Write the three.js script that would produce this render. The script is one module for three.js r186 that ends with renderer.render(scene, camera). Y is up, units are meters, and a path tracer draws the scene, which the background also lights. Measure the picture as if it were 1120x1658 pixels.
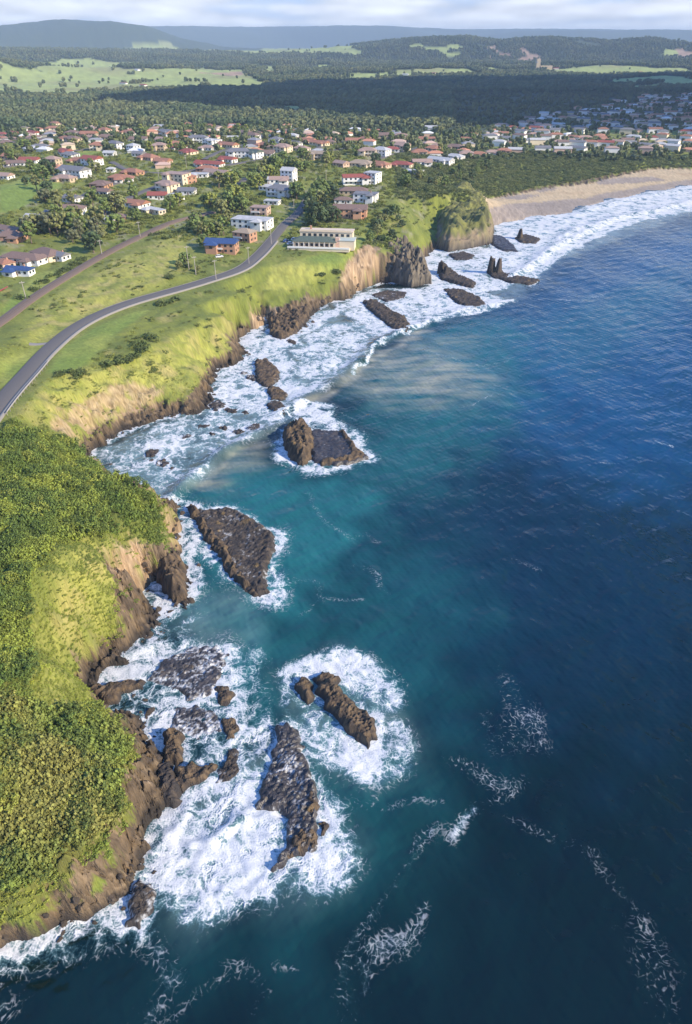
import * as THREE from 'three';
import { mergeGeometries } from 'three/addons/utils/BufferGeometryUtils.js';

// ---------------------------------------------------------------- camera, sky, sun, exposure
const scene = new THREE.Scene();
const CAM_H = 120, PITCH = -34.5 * Math.PI / 180, FPX = 1105;
const camera = new THREE.PerspectiveCamera(2 * Math.atan(829 / FPX) * 180 / Math.PI, 692 / 1024, 1, 60000);
camera.position.set(0, CAM_H, 0);
camera.rotation.x = PITCH;
scene.add(camera);
const renderer = new THREE.WebGLRenderer({ antialias: true });
renderer.setSize(692, 1024);
renderer.toneMapping = THREE.LinearToneMapping;
renderer.toneMappingExposure = 1.52;
renderer.shadowMap.enabled = true;
renderer.shadowMap.type = THREE.PCFSoftShadowMap;
const SUN = new THREE.Vector3(0.80, 0.52, 0.36).normalize();
const sun = new THREE.DirectionalLight(new THREE.Color(1, 0.87, 0.68), 4.8);
sun.position.copy(SUN).multiplyScalar(1500).add(new THREE.Vector3(0, 0, -400));
sun.target.position.set(0, 0, -400);
sun.castShadow = true;
sun.shadow.mapSize.set(4096, 4096);
Object.assign(sun.shadow.camera, { left: -700, right: 700, top: 700, bottom: -700, near: 100, far: 4000 });
scene.add(sun, sun.target);
scene.fog = new THREE.FogExp2(new THREE.Color(0.6, 0.79, 1.0), 8e-5);

// ---------------------------------------------------------------- noise and small helpers
function rng(seed) { let s = seed >>> 0; return () => { s = (s + 0x6D2B79F5) >>> 0; let t = s; t = Math.imul(t ^ (t >>> 15), t | 1); t ^= t + Math.imul(t ^ (t >>> 7), t | 61); return ((t ^ (t >>> 14)) >>> 0) / 4294967296; }; }
const PERM = new Uint8Array(512); { const r = rng(77), p = Array.from({ length: 256 }, (_, i) => i); for (let i = 255; i > 0; i--) { const j = (r() * (i + 1)) | 0; [p[i], p[j]] = [p[j], p[i]]; } for (let i = 0; i < 512; i++) PERM[i] = p[i & 255]; }
const GX = new Float32Array(256), GY = new Float32Array(256); for (let i = 0; i < 256; i++) { const a = i / 256 * Math.PI * 2 * 7; GX[i] = Math.cos(a); GY[i] = Math.sin(a); }
function noise(x, y) {                                    // gradient noise, about -1..1
  const xi = Math.floor(x), yi = Math.floor(y), fx = x - xi, fy = y - yi, X = xi & 255, Y = yi & 255;
  const u = fx * fx * fx * (fx * (fx * 6 - 15) + 10), v = fy * fy * fy * (fy * (fy * 6 - 15) + 10);
  const a = PERM[X] + Y, b = PERM[X + 1] + Y, g0 = PERM[a], g1 = PERM[b], g2 = PERM[a + 1], g3 = PERM[b + 1];
  const n0 = GX[g0] * fx + GY[g0] * fy, n1 = GX[g1] * (fx - 1) + GY[g1] * fy, n2 = GX[g2] * fx + GY[g2] * (fy - 1), n3 = GX[g3] * (fx - 1) + GY[g3] * (fy - 1);
  const m0 = n0 + u * (n1 - n0), m1 = n2 + u * (n3 - n2);
  return (m0 + v * (m1 - m0)) * 1.5;
}
function fbm(x, y, o) { let s = 0, a = 0.5, t = 0; for (let i = 0; i < o; i++) { s += a * noise(x, y); t += a; a *= 0.5; x = x * 2.03 + 17.3; y = y * 2.03 - 9.1; } return s / t; }
function ridged(x, y, o) { let s = 0, a = 0.5, t = 0; for (let i = 0; i < o; i++) { s += a * (1 - Math.abs(noise(x, y))); t += a; a *= 0.5; x = x * 2.07 + 5.3; y = y * 2.07 - 3.1; } return s / t; }
const clamp = (x, a = 0, b = 1) => x < a ? a : x > b ? b : x;
const sstep = (a, b, x) => { const t = clamp((x - a) / (b - a)); return t * t * (3 - 2 * t); };
const lerp = (a, b, t) => a + (b - a) * t;
const mix3 = (a, b, t) => [a[0] + (b[0] - a[0]) * t, a[1] + (b[1] - a[1]) * t, a[2] + (b[2] - a[2]) * t];

// computed sky: clear blue overhead, broken layer cloud that closes up towards the horizon
function skyTexture() {
  const W = 2048, H = 1024, data = new Float32Array(W * H * 4);
  for (let j = 0; j < H; j++) {
    const el = ((j + 0.5) / H - 0.5) * Math.PI, s = Math.sin(el), up = Math.max(s, 0);
    for (let i = 0; i < W; i++) {
      const az = ((i + 0.5) / W - 0.5) * 2 * Math.PI, x = Math.cos(az), z = Math.sin(az);
      const hz = Math.exp(-up * 4.2);
      let r = lerp(0.085, 0.50, hz), g = lerp(0.25, 0.64, hz), b = lerp(0.72, 0.86, hz);
      if (s > -0.02) {
        const k = 1 / (up + 0.045), px = x * k, pz = z * k, n0 = noise(px * 0.3, pz * 0.3);
        const n = fbm(px * 0.5 + 3, pz * 0.5 + 8, 5), m = fbm(px * 0.9 - 6 + 0.5 * n0, pz * 0.35 + s * 60, 4);
        const low = Math.exp(-up * 7);
        const cover = sstep(0.2 - 0.95 * low, 0.6 - 0.75 * low, n + 0.25 * m);
        const lit = clamp(0.84 + 0.5 * m + 0.3 * n - 0.06 * low, 0.45, 1.15);
        const cr = 0.94 * lit + 0.05, cg = 0.95 * lit + 0.06, cb = 0.97 * lit + 0.09, a = cover * 0.92 * sstep(-0.004, 0.012, s);
        r = lerp(r, cr, a); g = lerp(g, cg, a); b = lerp(b, cb, a);
      }
      const q = (j * W + i) * 4; data[q] = r; data[q + 1] = g; data[q + 2] = b; data[q + 3] = 1;
    }
  }
  const t = new THREE.DataTexture(data, W, H, THREE.RGBAFormat, THREE.FloatType);
  t.mapping = THREE.EquirectangularReflectionMapping; t.magFilter = t.minFilter = THREE.LinearFilter; t.needsUpdate = true;
  return t;
}
const sky = skyTexture(); scene.background = sky; scene.environment = sky; scene.backgroundIntensity = 0.9; scene.environmentIntensity = 0.9;

// surveying: where a sight line of the photograph meets a given level
const CP = Math.cos(PITCH), SP = Math.sin(PITCH);
function ray(u, v) { const x = (u - 560) / FPX, y = (829 - v) / FPX; return [x, y * CP + SP, y * SP - CP]; }
function at(u, v, h = 0) { const d = ray(u, v), t = (h - CAM_H) / d[1]; return [d[0] * t, d[2] * t]; }
function seen(x, y, z) { const yy = y - CAM_H, cy = yy * CP + z * SP, cz = -yy * SP + z * CP; return [560 + FPX * x / -cz, 829 - FPX * cy / -cz, -cz]; }

// ---------------------------------------------------------------- survey lines: [u, v, height]
const COAST = [[-700, 1690], [-300, 1660], [-120, 1590], [0, 1532], [46, 1512], [104, 1494], [154, 1478], [179, 1459], [200, 1444], [229, 1398], [239, 1373], [232, 1344], [257, 1319], [264, 1301], [262, 1250], [259, 1223], [246, 1223], [236, 1173], [232, 1155], [189, 1155], [154, 1134], [141, 1119], [135, 1102], [150, 1083], [171, 1068], [197, 1057], [231, 1038], [257, 1023], [268, 997], [240, 976], [227, 954], [240, 933], [262, 938], [274, 976], [300, 984], [306, 954], [300, 920], [283, 890], [285, 869], [296, 834], [298, 822], [283, 812], [240, 803], [200, 788], [165, 765], [143, 745], [149, 724], [176, 712], [201, 698], [249, 682], [297, 670], [317, 673], [337, 660], [345, 620], [348, 598], [382, 588], [400, 577], [388, 557], [376, 544], [418, 532], [424, 512], [436, 520], [446, 545], [477, 540], [504, 514], [526, 491], [562, 487], [580, 469], [616, 456], [660, 462], [697, 461], [680, 425], [705, 402], [725, 408], [760, 403], [797, 393], [800, 366], [860, 352], [925, 345], [960, 331], [1025, 317], [1120, 300], [1300, 283], [1700, 262]];
const VEGEDGE = [[-700, 1600, 9], [-300, 1590, 9], [-120, 1530, 8], [0, 1469, 8], [46, 1462, 8], [79, 1434, 9], [118, 1391, 10], [168, 1380, 9], [186, 1337, 9], [207, 1312, 8], [196, 1259, 9], [211, 1223, 8], [208, 1187, 8], [179, 1166, 8], [143, 1126, 7], [133, 1091, 7], [150, 1049, 7], [189, 1023, 9], [191, 980, 10], [189, 946, 11], [167, 911, 14], [171, 890, 15.5], [210, 869, 16], [236, 866, 15], [252, 880, 11], [272, 862, 10], [288, 836, 6.5], [283, 806, 10], [257, 798, 15], [223, 785, 17], [184, 781, 17], [160, 762, 16], [123, 721, 7], [133, 701, 7], [181, 681, 7], [241, 657, 7], [297, 645, 7], [321, 621, 6], [338, 590, 6], [370, 570, 6], [372, 540, 6], [405, 516, 6], [440, 500, 5], [470, 490, 5], [500, 478, 6], [530, 468, 8], [560, 450, 10], [580, 440, 11], [612, 412, 15], [668, 405, 12], [690, 400, 5]];
const LINES = [
  COAST.map(([u, v]) => [u, v, 0]), VEGEDGE,
  [[24, 665, 20], [76, 609, 19], [117, 605, 18], [149, 597, 17], [193, 581, 17], [225, 565, 17], [270, 550, 16.5], [330, 520, 15.5], [380, 500, 14.5], [430, 485, 12]],
  [[0, 1400, 17], [60, 1330, 16], [110, 1310, 15]], [[0, 1250, 21], [90, 1200, 19], [150, 1215, 15]], [[0, 1100, 25], [80, 1050, 20]], [[0, 950, 28], [100, 900, 23], [140, 880, 19]],
  [[0, 820, 28], [100, 780, 23], [200, 830, 18]], [[60, 720, 22], [0, 700, 22]],
  [[-200, 1400, 26], [-260, 1000, 32], [-200, 700, 28], [-150, 500, 26]],
  // road, railway
  [[-60, 730, 20], [0, 650, 20], [40, 605, 19.2], [76, 566, 18.4], [120, 530, 17.8], [161, 508, 17.3], [205, 491, 17], [249, 478, 17], [289, 467, 17], [333, 454, 17.2], [386, 436, 18], [415, 415, 18.6], [440, 388, 19.4], [460, 362, 20.3], [490, 338, 21.5], [520, 300, 24]],
  [[-40, 545, 19.5], [0, 520, 19.5], [50, 483, 19.6], [100, 450, 19.8], [170, 410, 20.2], [230, 380, 20.6], [290, 355, 21], [330, 345, 21.3], [400, 318, 22.5]],
  [[470, 405, 18.6], [540, 405, 18.4], [580, 402, 18.2], [600, 400, 17.5]], [[480, 375, 19.5], [560, 370, 19.5], [600, 365, 19.5]], [[620, 340, 23], [610, 310, 25], [625, 290, 26]], [[640, 322, 25.5], [660, 350, 20], [680, 380, 13]],
  [[690, 300, 26], [702, 318, 23], [742, 308, 22], [775, 314, 13]], [[700, 385, 4], [706, 350, 8]], [[775, 326, 3.5], [835, 315, 3.2], [885, 305, 3.2], [955, 297, 3], [1010, 283, 3], [1065, 273, 3], [1120, 275, 3], [1400, 268, 3]],
  [[760, 300, 12], [800, 288, 10], [850, 280, 8], [950, 272, 8], [1060, 262, 8], [1200, 262, 7]], [[740, 262, 20], [820, 255, 14], [950, 245, 14], [1100, 240, 14]],
  [[0, 480, 19], [50, 440, 19.5], [100, 425, 20]], [[50, 400, 20], [100, 370, 21], [200, 345, 23]], [[-50, 320, 30], [30, 300, 30], [60, 285, 30]], [[-60, 250, 28], [0, 245, 28], [100, 250, 28]], [[150, 280, 27], [250, 250, 29], [350, 232, 30]], [[300, 295, 26], [400, 270, 28], [480, 250, 28]], [[450, 228, 29], [560, 235, 29], [660, 255, 27]], [[360, 395, 18.6], [400, 372, 19.6], [430, 350, 21]], [[300, 430, 18], [320, 442, 17.5]], [[180, 450, 19.5], [250, 410, 20.5], [310, 375, 21]],
  [[120, 560, 18.2], [200, 525, 17.5]], [[300, 500, 16.8], [400, 470, 16]], [[460, 430, 17.2], [520, 425, 16.5], [560, 420, 16]],
];
const dense = (line, step) => { const out = []; for (let i = 0; i < line.length - 1; i++) { const a = line[i], b = line[i + 1], n = Math.max(1, Math.ceil(Math.hypot(b[0] - a[0], b[1] - a[1]) / step)); for (let k = 0; k < n; k++) out.push(a.map((x, j) => x + (b[j] - x) * k / n)); } out.push(line[line.length - 1]); return out; };
const onGround = (line) => line.map(([u, v, h]) => { const [x, z] = at(u, v, h); return [x, z, h]; });

// ---------------------------------------------------------------- land heights
const DX0 = -480, DZ0 = -1150, CELL = 2, DW = 620, DH = 620;       // 1240 m by 1240 m at 2 m
const coastW = onGround(COAST.map(([u, v]) => [u, v, 0]));
function fillPoly(poly, W, H, x0, z0, c, put) {                      // scan line fill of a world polygon
  for (let j = 0; j < H; j++) {
    const z = z0 + (j + 0.5) * c, xs = [];
    for (let i = 0, n = poly.length; i < n; i++) { const a = poly[i], b = poly[(i + 1) % n]; if ((a[1] > z) !== (b[1] > z)) xs.push(a[0] + (z - a[1]) / (b[1] - a[1]) * (b[0] - a[0])); }
    xs.sort((p, q) => p - q);
    for (let k = 0; k + 1 < xs.length; k += 2) { const i0 = Math.max(0, Math.ceil((xs[k] - x0) / c - 0.5)), i1 = Math.min(W - 1, Math.floor((xs[k + 1] - x0) / c - 0.5)); for (let i = i0; i <= i1; i++) put(j * W + i); }
  }
}
const landPoly = [...coastW.map((p) => [p[0], p[1]]), [3000, -1400], [3000, -3000], [-3000, -3000], [-3000, -20]];
const seaLand = new Uint8Array(DW * DH); fillPoly(landPoly, DW, DH, DX0, DZ0, CELL, (i) => { seaLand[i] = 1; });
function solve() {
  let prev = null, pw = 0, ph = 0;
  const samples = []; for (const l of LINES) for (const p of dense(onGround(l), 1)) samples.push(p);
  for (const c of [32, 16, 8, 4, 2]) {
    const w = Math.ceil(DW * CELL / c), h = Math.ceil(DH * CELL / c), H = new Float32Array(w * h), S = new Float32Array(w * h), N = new Float32Array(w * h);
    for (const [x, z, y] of samples) { const i = Math.floor((x - DX0) / c), j = Math.floor((z - DZ0) / c); if (i < 0 || j < 0 || i >= w || j >= h) continue; S[j * w + i] += y; N[j * w + i]++; }
    for (let j = 0; j < h; j++) for (let i = 0; i < w; i++) {
      const k = j * w + i;
      if (N[k]) { H[k] = S[k] / N[k]; continue; }
      H[k] = prev ? prev[Math.min(ph - 1, j >> 1) * pw + Math.min(pw - 1, i >> 1)] : 15;
      const si = Math.min(DW - 1, Math.floor((i + 0.5) * c / CELL)), sj = Math.min(DH - 1, Math.floor((j + 0.5) * c / CELL));
      if (!seaLand[sj * DW + si]) { H[k] = -4; N[k] = 1; }
    }
    for (let it = 0; it < (c > 8 ? 400 : 90); it++) for (let j = 0; j < h; j++) for (let i = 0; i < w; i++) {
      const k = j * w + i; if (N[k]) continue;
      const l = i ? H[k - 1] : H[k], r = i < w - 1 ? H[k + 1] : H[k], u = j ? H[k - w] : H[k], d = j < h - 1 ? H[k + w] : H[k];
      H[k] += 1.35 * ((l + r + u + d) / 4 - H[k]);
    }
    prev = H; pw = w; ph = h;
  }
  return prev;
}
const HG = solve();
for (let p = 0; p < 2; p++) { const o = HG.slice(); for (let j = 1; j + 1 < DH; j++) for (let i = 1; i + 1 < DW; i++) { const k = j * DW + i; if (o[k] > 1) HG[k] = (o[k] * 4 + (o[k - 1] + o[k + 1] + o[k - DW] + o[k + DW]) * 2 + o[k - DW - 1] + o[k - DW + 1] + o[k + DW - 1] + o[k + DW + 1]) / 16; } }
console.log('heights solved');
// far country: ridges by bearing, [u, v of the skyline, distance]
const RIDGES = [
  { r: 14500, w: 2600, back: 4000, pts: [[-900, 55], [-200, 48], [0, 44], [80, 40], [150, 46], [380, 42], [480, 41], [620, 41], [700, 46], [800, 45], [900, 47], [1000, 52], [1120, 57], [1500, 60], [2200, 62]], rough: 3 },
  { r: 8600, w: 1500, back: 1500, pts: [[-900, 60], [-200, 56], [0, 50], [60, 49], [110, 46], [150, 44], [190, 37], [240, 31], [295, 33], [335, 42], [370, 60], [420, 76], [520, 80], [1200, 80], [2200, 80]], rough: 5 },
  { r: 5600, w: 900, back: 900, pts: [[-900, 72], [0, 78], [120, 77], [300, 80], [470, 82], [560, 74], [640, 61], [700, 60], [740, 66], [790, 60], [860, 66], [905, 61], [960, 69], [1040, 75], [1120, 72], [1500, 66], [2200, 66]], rough: 5 },
  { r: 4600, w: 620, back: 700, pts: [[-900, 88], [0, 84], [100, 83], [210, 83], [330, 88], [440, 95], [560, 99], [700, 100], [900, 101], [1120, 98], [2200, 95]], rough: 4 },
  { r: 3150, w: 480, back: 600, pts: [[-900, 95], [-100, 112], [0, 117], [60, 108], [110, 93], [150, 93], [200, 103], [260, 108], [320, 108], [380, 112], [430, 124], [520, 128], [2200, 130]], rough: 2 },
  { r: 1750, w: 260, back: 420, pts: [[-900, 190], [700, 190], [900, 175], [1000, 158], [1080, 150], [1200, 142], [1500, 138], [2200, 140]], rough: 2 },
];
function farH(x, z) {
  const r = Math.hypot(x, z), t = x / Math.max(1, -z), u = 560 + FPX * t * (CP + 0.03);
  let h = 14 + (4 + 34 * sstep(2300, 4000, r)) * fbm(x / 700, z / 700, 3) + 12 * sstep(2300, 4000, r);
  for (const R of RIDGES) {
    const d = (r - R.r * (1 + 0.08 * noise(x / 1900 + R.r, z / 1900))), k = d < 0 ? 1 + d / R.w : 1 - d / R.back;
    if (k <= 0) continue;
    const p = R.pts; let i = 0; while (i < p.length - 2 && u > p[i + 1][0]) i++;
    const q = clamp((u - p[i][0]) / (p[i + 1][0] - p[i][0])), vt = lerp(p[i][1], p[i + 1][1], q) - R.rough * 0.6 * fbm(x / (R.r * 0.045), z / (R.r * 0.045), 5);
    const top = CAM_H + R.r * ((829 - vt) / FPX * CP + SP) / (CP - (829 - vt) / FPX * SP);
    const s = k * k * (3 - 2 * k);
    const g = (0.86 + 0.28 * ridged(x / (R.r * 0.05), z / (R.r * 0.05), 4) * (1 - s)) ;
    h = Math.max(h, 14 + (top - 14) * s * Math.min(1, g + 0.1 * s));
  }
  return h;
}
function gridH(x, z) {
  const fx = clamp((x - DX0) / CELL - 0.5, 0, DW - 1.001), fz = clamp((z - DZ0) / CELL - 0.5, 0, DH - 1.001), i = fx | 0, j = fz | 0, a = fx - i, b = fz - j, k = j * DW + i;
  return (HG[k] * (1 - a) + HG[k + 1] * a) * (1 - b) + (HG[k + DW] * (1 - a) + HG[k + DW + 1] * a) * b;
}
function baseH(x, z) {
  const e = Math.min(x - DX0, DX0 + DW * CELL - x, z - DZ0, DZ0 + DH * CELL - z), g = gridH(x, z);
  if (e > 200) return g;
  const f = farH(x, z), k = sstep(0, 200, e);
  return g < 0 && e > 0 ? g : lerp(f, g, k);
}
function pick(u, v) {                                                // first meeting of a sight line with the land
  const d = ray(u, v), n = Math.hypot(...d); let t = 40, p = 0;
  for (let i = 0; i < 4000 && t < 26000; i++) { const y = CAM_H + d[1] * t / n; if (y <= Math.max(0, baseH(d[0] * t / n, d[2] * t / n))) break; p = t; t += Math.max(0.7, t * 0.004); }
  for (let i = 0; i < 12; i++) { const m = (p + t) / 2; if (CAM_H + d[1] * m / n <= Math.max(0, baseH(d[0] * m / n, d[2] * m / n))) t = m; else p = m; }
  return [d[0] * t / n, CAM_H + d[1] * t / n, d[2] * t / n];
}
const pickXZ = (l) => l.map(([u, v]) => { const p = pick(u, v); return [p[0], p[2]]; });

// ---------------------------------------------------------------- what covers the ground, on a 1 m grid
const MW = DW * 2, MH = DH * 2;
const MX = { rock: 0, tan: 1, bright: 2, dark: 3, lawn: 4, sand: 5, wet: 6, scrub: 7, olive: 8 };
const masks = Object.keys(MX).map(() => new Float32Array(MW * MH));
const mark = (name, poly, val = 1) => { const m = masks[MX[name]]; fillPoly(poly, MW, MH, DX0, DZ0, 1, (i) => { m[i] = val; }); };
const vegW = onGround(VEGEDGE).map((p) => [p[0], p[1]]);
{ const iC = COAST.findIndex((p) => p[0] === 705 && p[1] === 402); mark('rock', [...coastW.slice(0, iC + 1).map((p) => [p[0], p[1]]), ...vegW.slice().reverse()]); }
for (const p of [
  [[160, 900], [175, 885], [210, 867], [238, 864], [250, 895], [255, 935], [225, 945], [190, 940]], [[274, 855], [298, 828], [292, 870], [285, 895], [262, 900]],
  [[75, 690], [95, 665], [140, 635], [200, 615], [250, 620], [270, 640], [240, 660], [180, 684], [125, 705], [110, 720]],
  [[400, 520], [430, 500], [455, 498], [420, 535]], [[545, 470], [560, 425], [590, 398], [615, 400], [612, 445], [580, 465]],
  [[665, 455], [676, 415], [700, 440], [697, 460]], [[-50, 1500], [0, 1470], [60, 1465], [120, 1400], [150, 1410], [80, 1470], [0, 1510]], [[190, 1240], [215, 1230], [235, 1270], [215, 1290]],
]) mark('tan', pickXZ(p), p.length > 8 ? 0.62 : 0.9);
for (const p of [[[110, 880], [165, 870], [200, 850], [240, 862], [180, 900], [190, 1010], [150, 1045], [130, 1100], [130, 1160], [60, 1130], [40, 980]], [[30, 670], [80, 615], [150, 600], [230, 570], [300, 540], [370, 525], [370, 560], [330, 600], [310, 630], [240, 650], [100, 690]], [[0, 1440], [80, 1430], [0, 1465]], [[60, 500], [180, 425], [250, 395], [310, 370], [300, 430], [220, 480], [90, 545], [40, 560]]]) mark('bright', pickXZ(p));
for (const p of [[[75, 605], [100, 562], [150, 530], [215, 505], [245, 500], [190, 540], [145, 585], [110, 604]], [[440, 430], [520, 412], [575, 405], [560, 425], [520, 450], [470, 470], [430, 470]], [[540, 408], [600, 372], [585, 400], [570, 408]], [[0, 345], [0, 300], [60, 285], [95, 285], [100, 305], [60, 315], [40, 335]], [[0, 500], [60, 440], [130, 440], [90, 465], [20, 510]], [[40, 600], [0, 625], [0, 580], [70, 552]], [[120, 248], [165, 235], [170, 245], [130, 256]], [[50, 262], [85, 250], [80, 262], [55, 268]]]) mark('lawn', pickXZ(p));
for (const p of [[[0, 690], [60, 700], [120, 725], [160, 762], [184, 781], [223, 785], [280, 805], [255, 850], [200, 850], [160, 870], [100, 880], [40, 960], [-60, 960], [-60, 690]], [[-60, 960], [40, 960], [50, 1120], [-60, 1120]]]) mark('dark', pickXZ(p));
for (const p of [[[-60, 1140], [60, 1140], [140, 1165], [205, 1190], [205, 1225], [190, 1260], [200, 1310], [170, 1375], [120, 1385], [80, 1430], [-60, 1460]]]) mark('olive', pickXZ(p));
{
  const inner = LINES.find((l) => l[0][0] === 775), a = onGround(inner).map((p) => [p[0], p[1]]), i0 = COAST.findIndex((p) => p[0] === 800 && p[1] === 366), b = coastW.slice(i0).map((p) => [p[0] - 3, p[1] + 8]);
  mark('sand', [...a, ...b.reverse()]);
  mark('wet', [...b.slice().reverse(), ...b.map((p, i) => [p[0] - 7, p[1] - 26])]);
  for (const p of [[[800, 350], [830, 335], [930, 322], [960, 331], [925, 345], [860, 352]], [[850, 312], [880, 308], [905, 308], [880, 315]], [[960, 296], [1010, 290], [1060, 288], [1075, 293], [1010, 299], [970, 302]], [[805, 325], [850, 318], [880, 318], [840, 328]], [[1000, 310], [1120, 290], [1120, 300], [1025, 317]]]) mark('wet', p.map(([u, v]) => at(u, v, 1)));
}
function blur(m, r) { const t = new Float32Array(m.length), n = 2 * r + 1; for (let j = 0; j < MH; j++) { let s = 0; const o = j * MW; for (let i = -r; i <= r; i++) s += m[o + clamp(i, 0, MW - 1)]; for (let i = 0; i < MW; i++) { t[o + i] = s / n; s += m[o + Math.min(MW - 1, i + r + 1)] - m[o + Math.max(0, i - r)]; } } for (let i = 0; i < MW; i++) { let s = 0; for (let j = -r; j <= r; j++) s += t[clamp(j, 0, MH - 1) * MW + i]; for (let j = 0; j < MH; j++) { m[j * MW + i] = s / n; s += t[Math.min(MH - 1, j + r + 1) * MW + i] - t[Math.max(0, j - r) * MW + i]; } } }
blur(masks[MX.rock], 1); blur(masks[MX.tan], 2); blur(masks[MX.bright], 5); blur(masks[MX.lawn], 1); blur(masks[MX.dark], 3); blur(masks[MX.olive], 3); blur(masks[MX.sand], 1); blur(masks[MX.wet], 3);
function mask(name, x, z) { const i = Math.round(x - DX0 - 0.5), j = Math.round(z - DZ0 - 0.5); return i < 0 || j < 0 || i >= MW || j >= MH ? 0 : masks[MX[name]][j * MW + i]; }

// far land cover, as polygons on the ground
const inPoly = (poly, x, z) => { let c = false; for (let i = 0, j = poly.length - 1; i < poly.length; j = i++) { const a = poly[i], b = poly[j]; if ((a[1] > z) !== (b[1] > z) && x < (b[0] - a[0]) * (z - a[1]) / (b[1] - a[1]) + a[0]) c = !c; } return c; };
const boxed = (l) => { const p = pickXZ(l), xs = p.map((q) => q[0]), zs = p.map((q) => q[1]); return { p, b: [Math.min(...xs), Math.max(...xs), Math.min(...zs), Math.max(...zs)] }; };
const hit = (list, x, z) => list.some((q) => x > q.b[0] && x < q.b[1] && z > q.b[2] && z < q.b[3] && inPoly(q.p, x, z));
const PASTURE = [
  [[-80, 122], [60, 112], [90, 104], [105, 95], [150, 93], [215, 100], [200, 110], [260, 112], [330, 108], [400, 116], [430, 135], [425, 142], [330, 145], [200, 148], [120, 156], [-80, 153]],
  [[205, 78], [235, 66], [300, 78], [350, 82], [480, 75], [580, 76], [580, 88], [430, 88], [330, 84]],
  [[425, 108], [450, 109], [445, 122], [430, 120]], [[560, 120], [600, 118], [760, 112], [770, 120], [640, 126], [560, 132]], [[880, 118], [920, 108], [1000, 106], [1120, 112], [1120, 120], [960, 124]], [[940, 140], [1010, 128], [1090, 126], [1090, 132], [980, 138]], [[310, 160], [390, 158], [400, 164], [330, 166]], [[110, 168], [165, 165], [160, 174], [115, 175]], [[430, 172], [500, 170], [495, 178], [440, 182]],
].map(boxed);
const BARE = [[[785, 90], [800, 80], [815, 84], [810, 92]], [[835, 100], [850, 82], [880, 94], [870, 100]], [[1085, 86], [1120, 78], [1120, 92], [1100, 92]], [[320, 116], [400, 116], [390, 122], [330, 120]], [[470, 180], [490, 176], [500, 182], [480, 186]]].map(boxed);

// ---------------------------------------------------------------- terrain
const C = {
  rockWet: [0.035, 0.028, 0.022], rock: [0.11, 0.078, 0.046], rockLight: [0.27, 0.195, 0.115], tan: [0.46, 0.33, 0.2], soil: [0.2, 0.15, 0.085],
  grass: [0.2, 0.225, 0.036], grassBright: [0.34, 0.335, 0.07], grassDry: [0.4, 0.33, 0.12], scrub: [0.12, 0.15, 0.026], lawn: [0.18, 0.25, 0.04], forest: [0.045, 0.068, 0.03], pasture: [0.33, 0.38, 0.11], sand: [0.52, 0.4, 0.24], wetSand: [0.31, 0.255, 0.205],
};
function cellNoise(x, z) {                                            // [random of the nearest cell, distance to its border]
  const xi = Math.floor(x), zi = Math.floor(z); let d1 = 9, d2 = 9, id = 0;
  for (let j = -1; j < 2; j++) for (let i = -1; i < 2; i++) { const a = xi + i, b = zi + j, h = PERM[(PERM[a & 255] + b) & 255], g = PERM[h ^ 91], px = a + 0.1 + 0.8 * h / 255, pz = b + 0.1 + 0.8 * g / 255, d = (px - x) * (px - x) + (pz - z) * (pz - z); if (d < d1) { d2 = d1; d1 = d; id = PERM[(h + g) & 255] / 255; } else if (d < d2) d2 = d; }
  return [id, Math.sqrt(d2) - Math.sqrt(d1)];
}
function rockRelief(x, z) {
  const wx = x + noise(x * 0.4, z * 0.4), wz = z + noise(x * 0.4 + 9, z * 0.4), [a, ab] = cellNoise(wx * 0.32, wz * 0.32), [b, bb] = cellNoise(wx * 0.85, wz * 0.85);
  return (ridged(x * 0.09 + 3, z * 0.09, 3) - 0.62) * 3 + (a - 0.5) * 2.4 + (b - 0.5) * 1.2 - (ab < 0.1 ? 0.9 : 0) - (bb < 0.12 ? 0.5 : 0);
}
function height(x, z) {
  let h = baseH(x, z);
  const r = Math.hypot(x, z);
  if (x > DX0 && z > DZ0 && x < DX0 + DW * CELL && z < DZ0 + DH * CELL) {
    const wx = x + 2.2 * noise(x * 0.21, z * 0.21), wz = z + 2.2 * noise(x * 0.21 + 40, z * 0.21);
    const g = gridH(wx, wz); if (h === gridH(x, z)) h = g;
    const k = Math.max(mask('rock', wx, wz), sstep(5, 3, h) * (1 - mask('sand', x, z))), t = mask('tan', wx, wz), s = mask('sand', x, z);
    if (h > -2) {
      h += Math.max(k, t * 0.6) * rockRelief(x, z) * sstep(-2, 2.5, h);
      const soft = (1 - k) * (1 - s) * (1 - mask('lawn', x, z)) * sstep(2, 6, h);
      h += soft * (0.9 * fbm(x * 0.045, z * 0.045, 3) + 0.35 * noise(x * 0.22, z * 0.22) + mask('bright', x, z) * 0.8 * (ridged(x * 0.06, z * 0.06, 3) - 0.6));
    }
  } else h += Math.min(8, r * 0.0012) * fbm(x / 90, z / 90, 4);
  return h;
}
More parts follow.
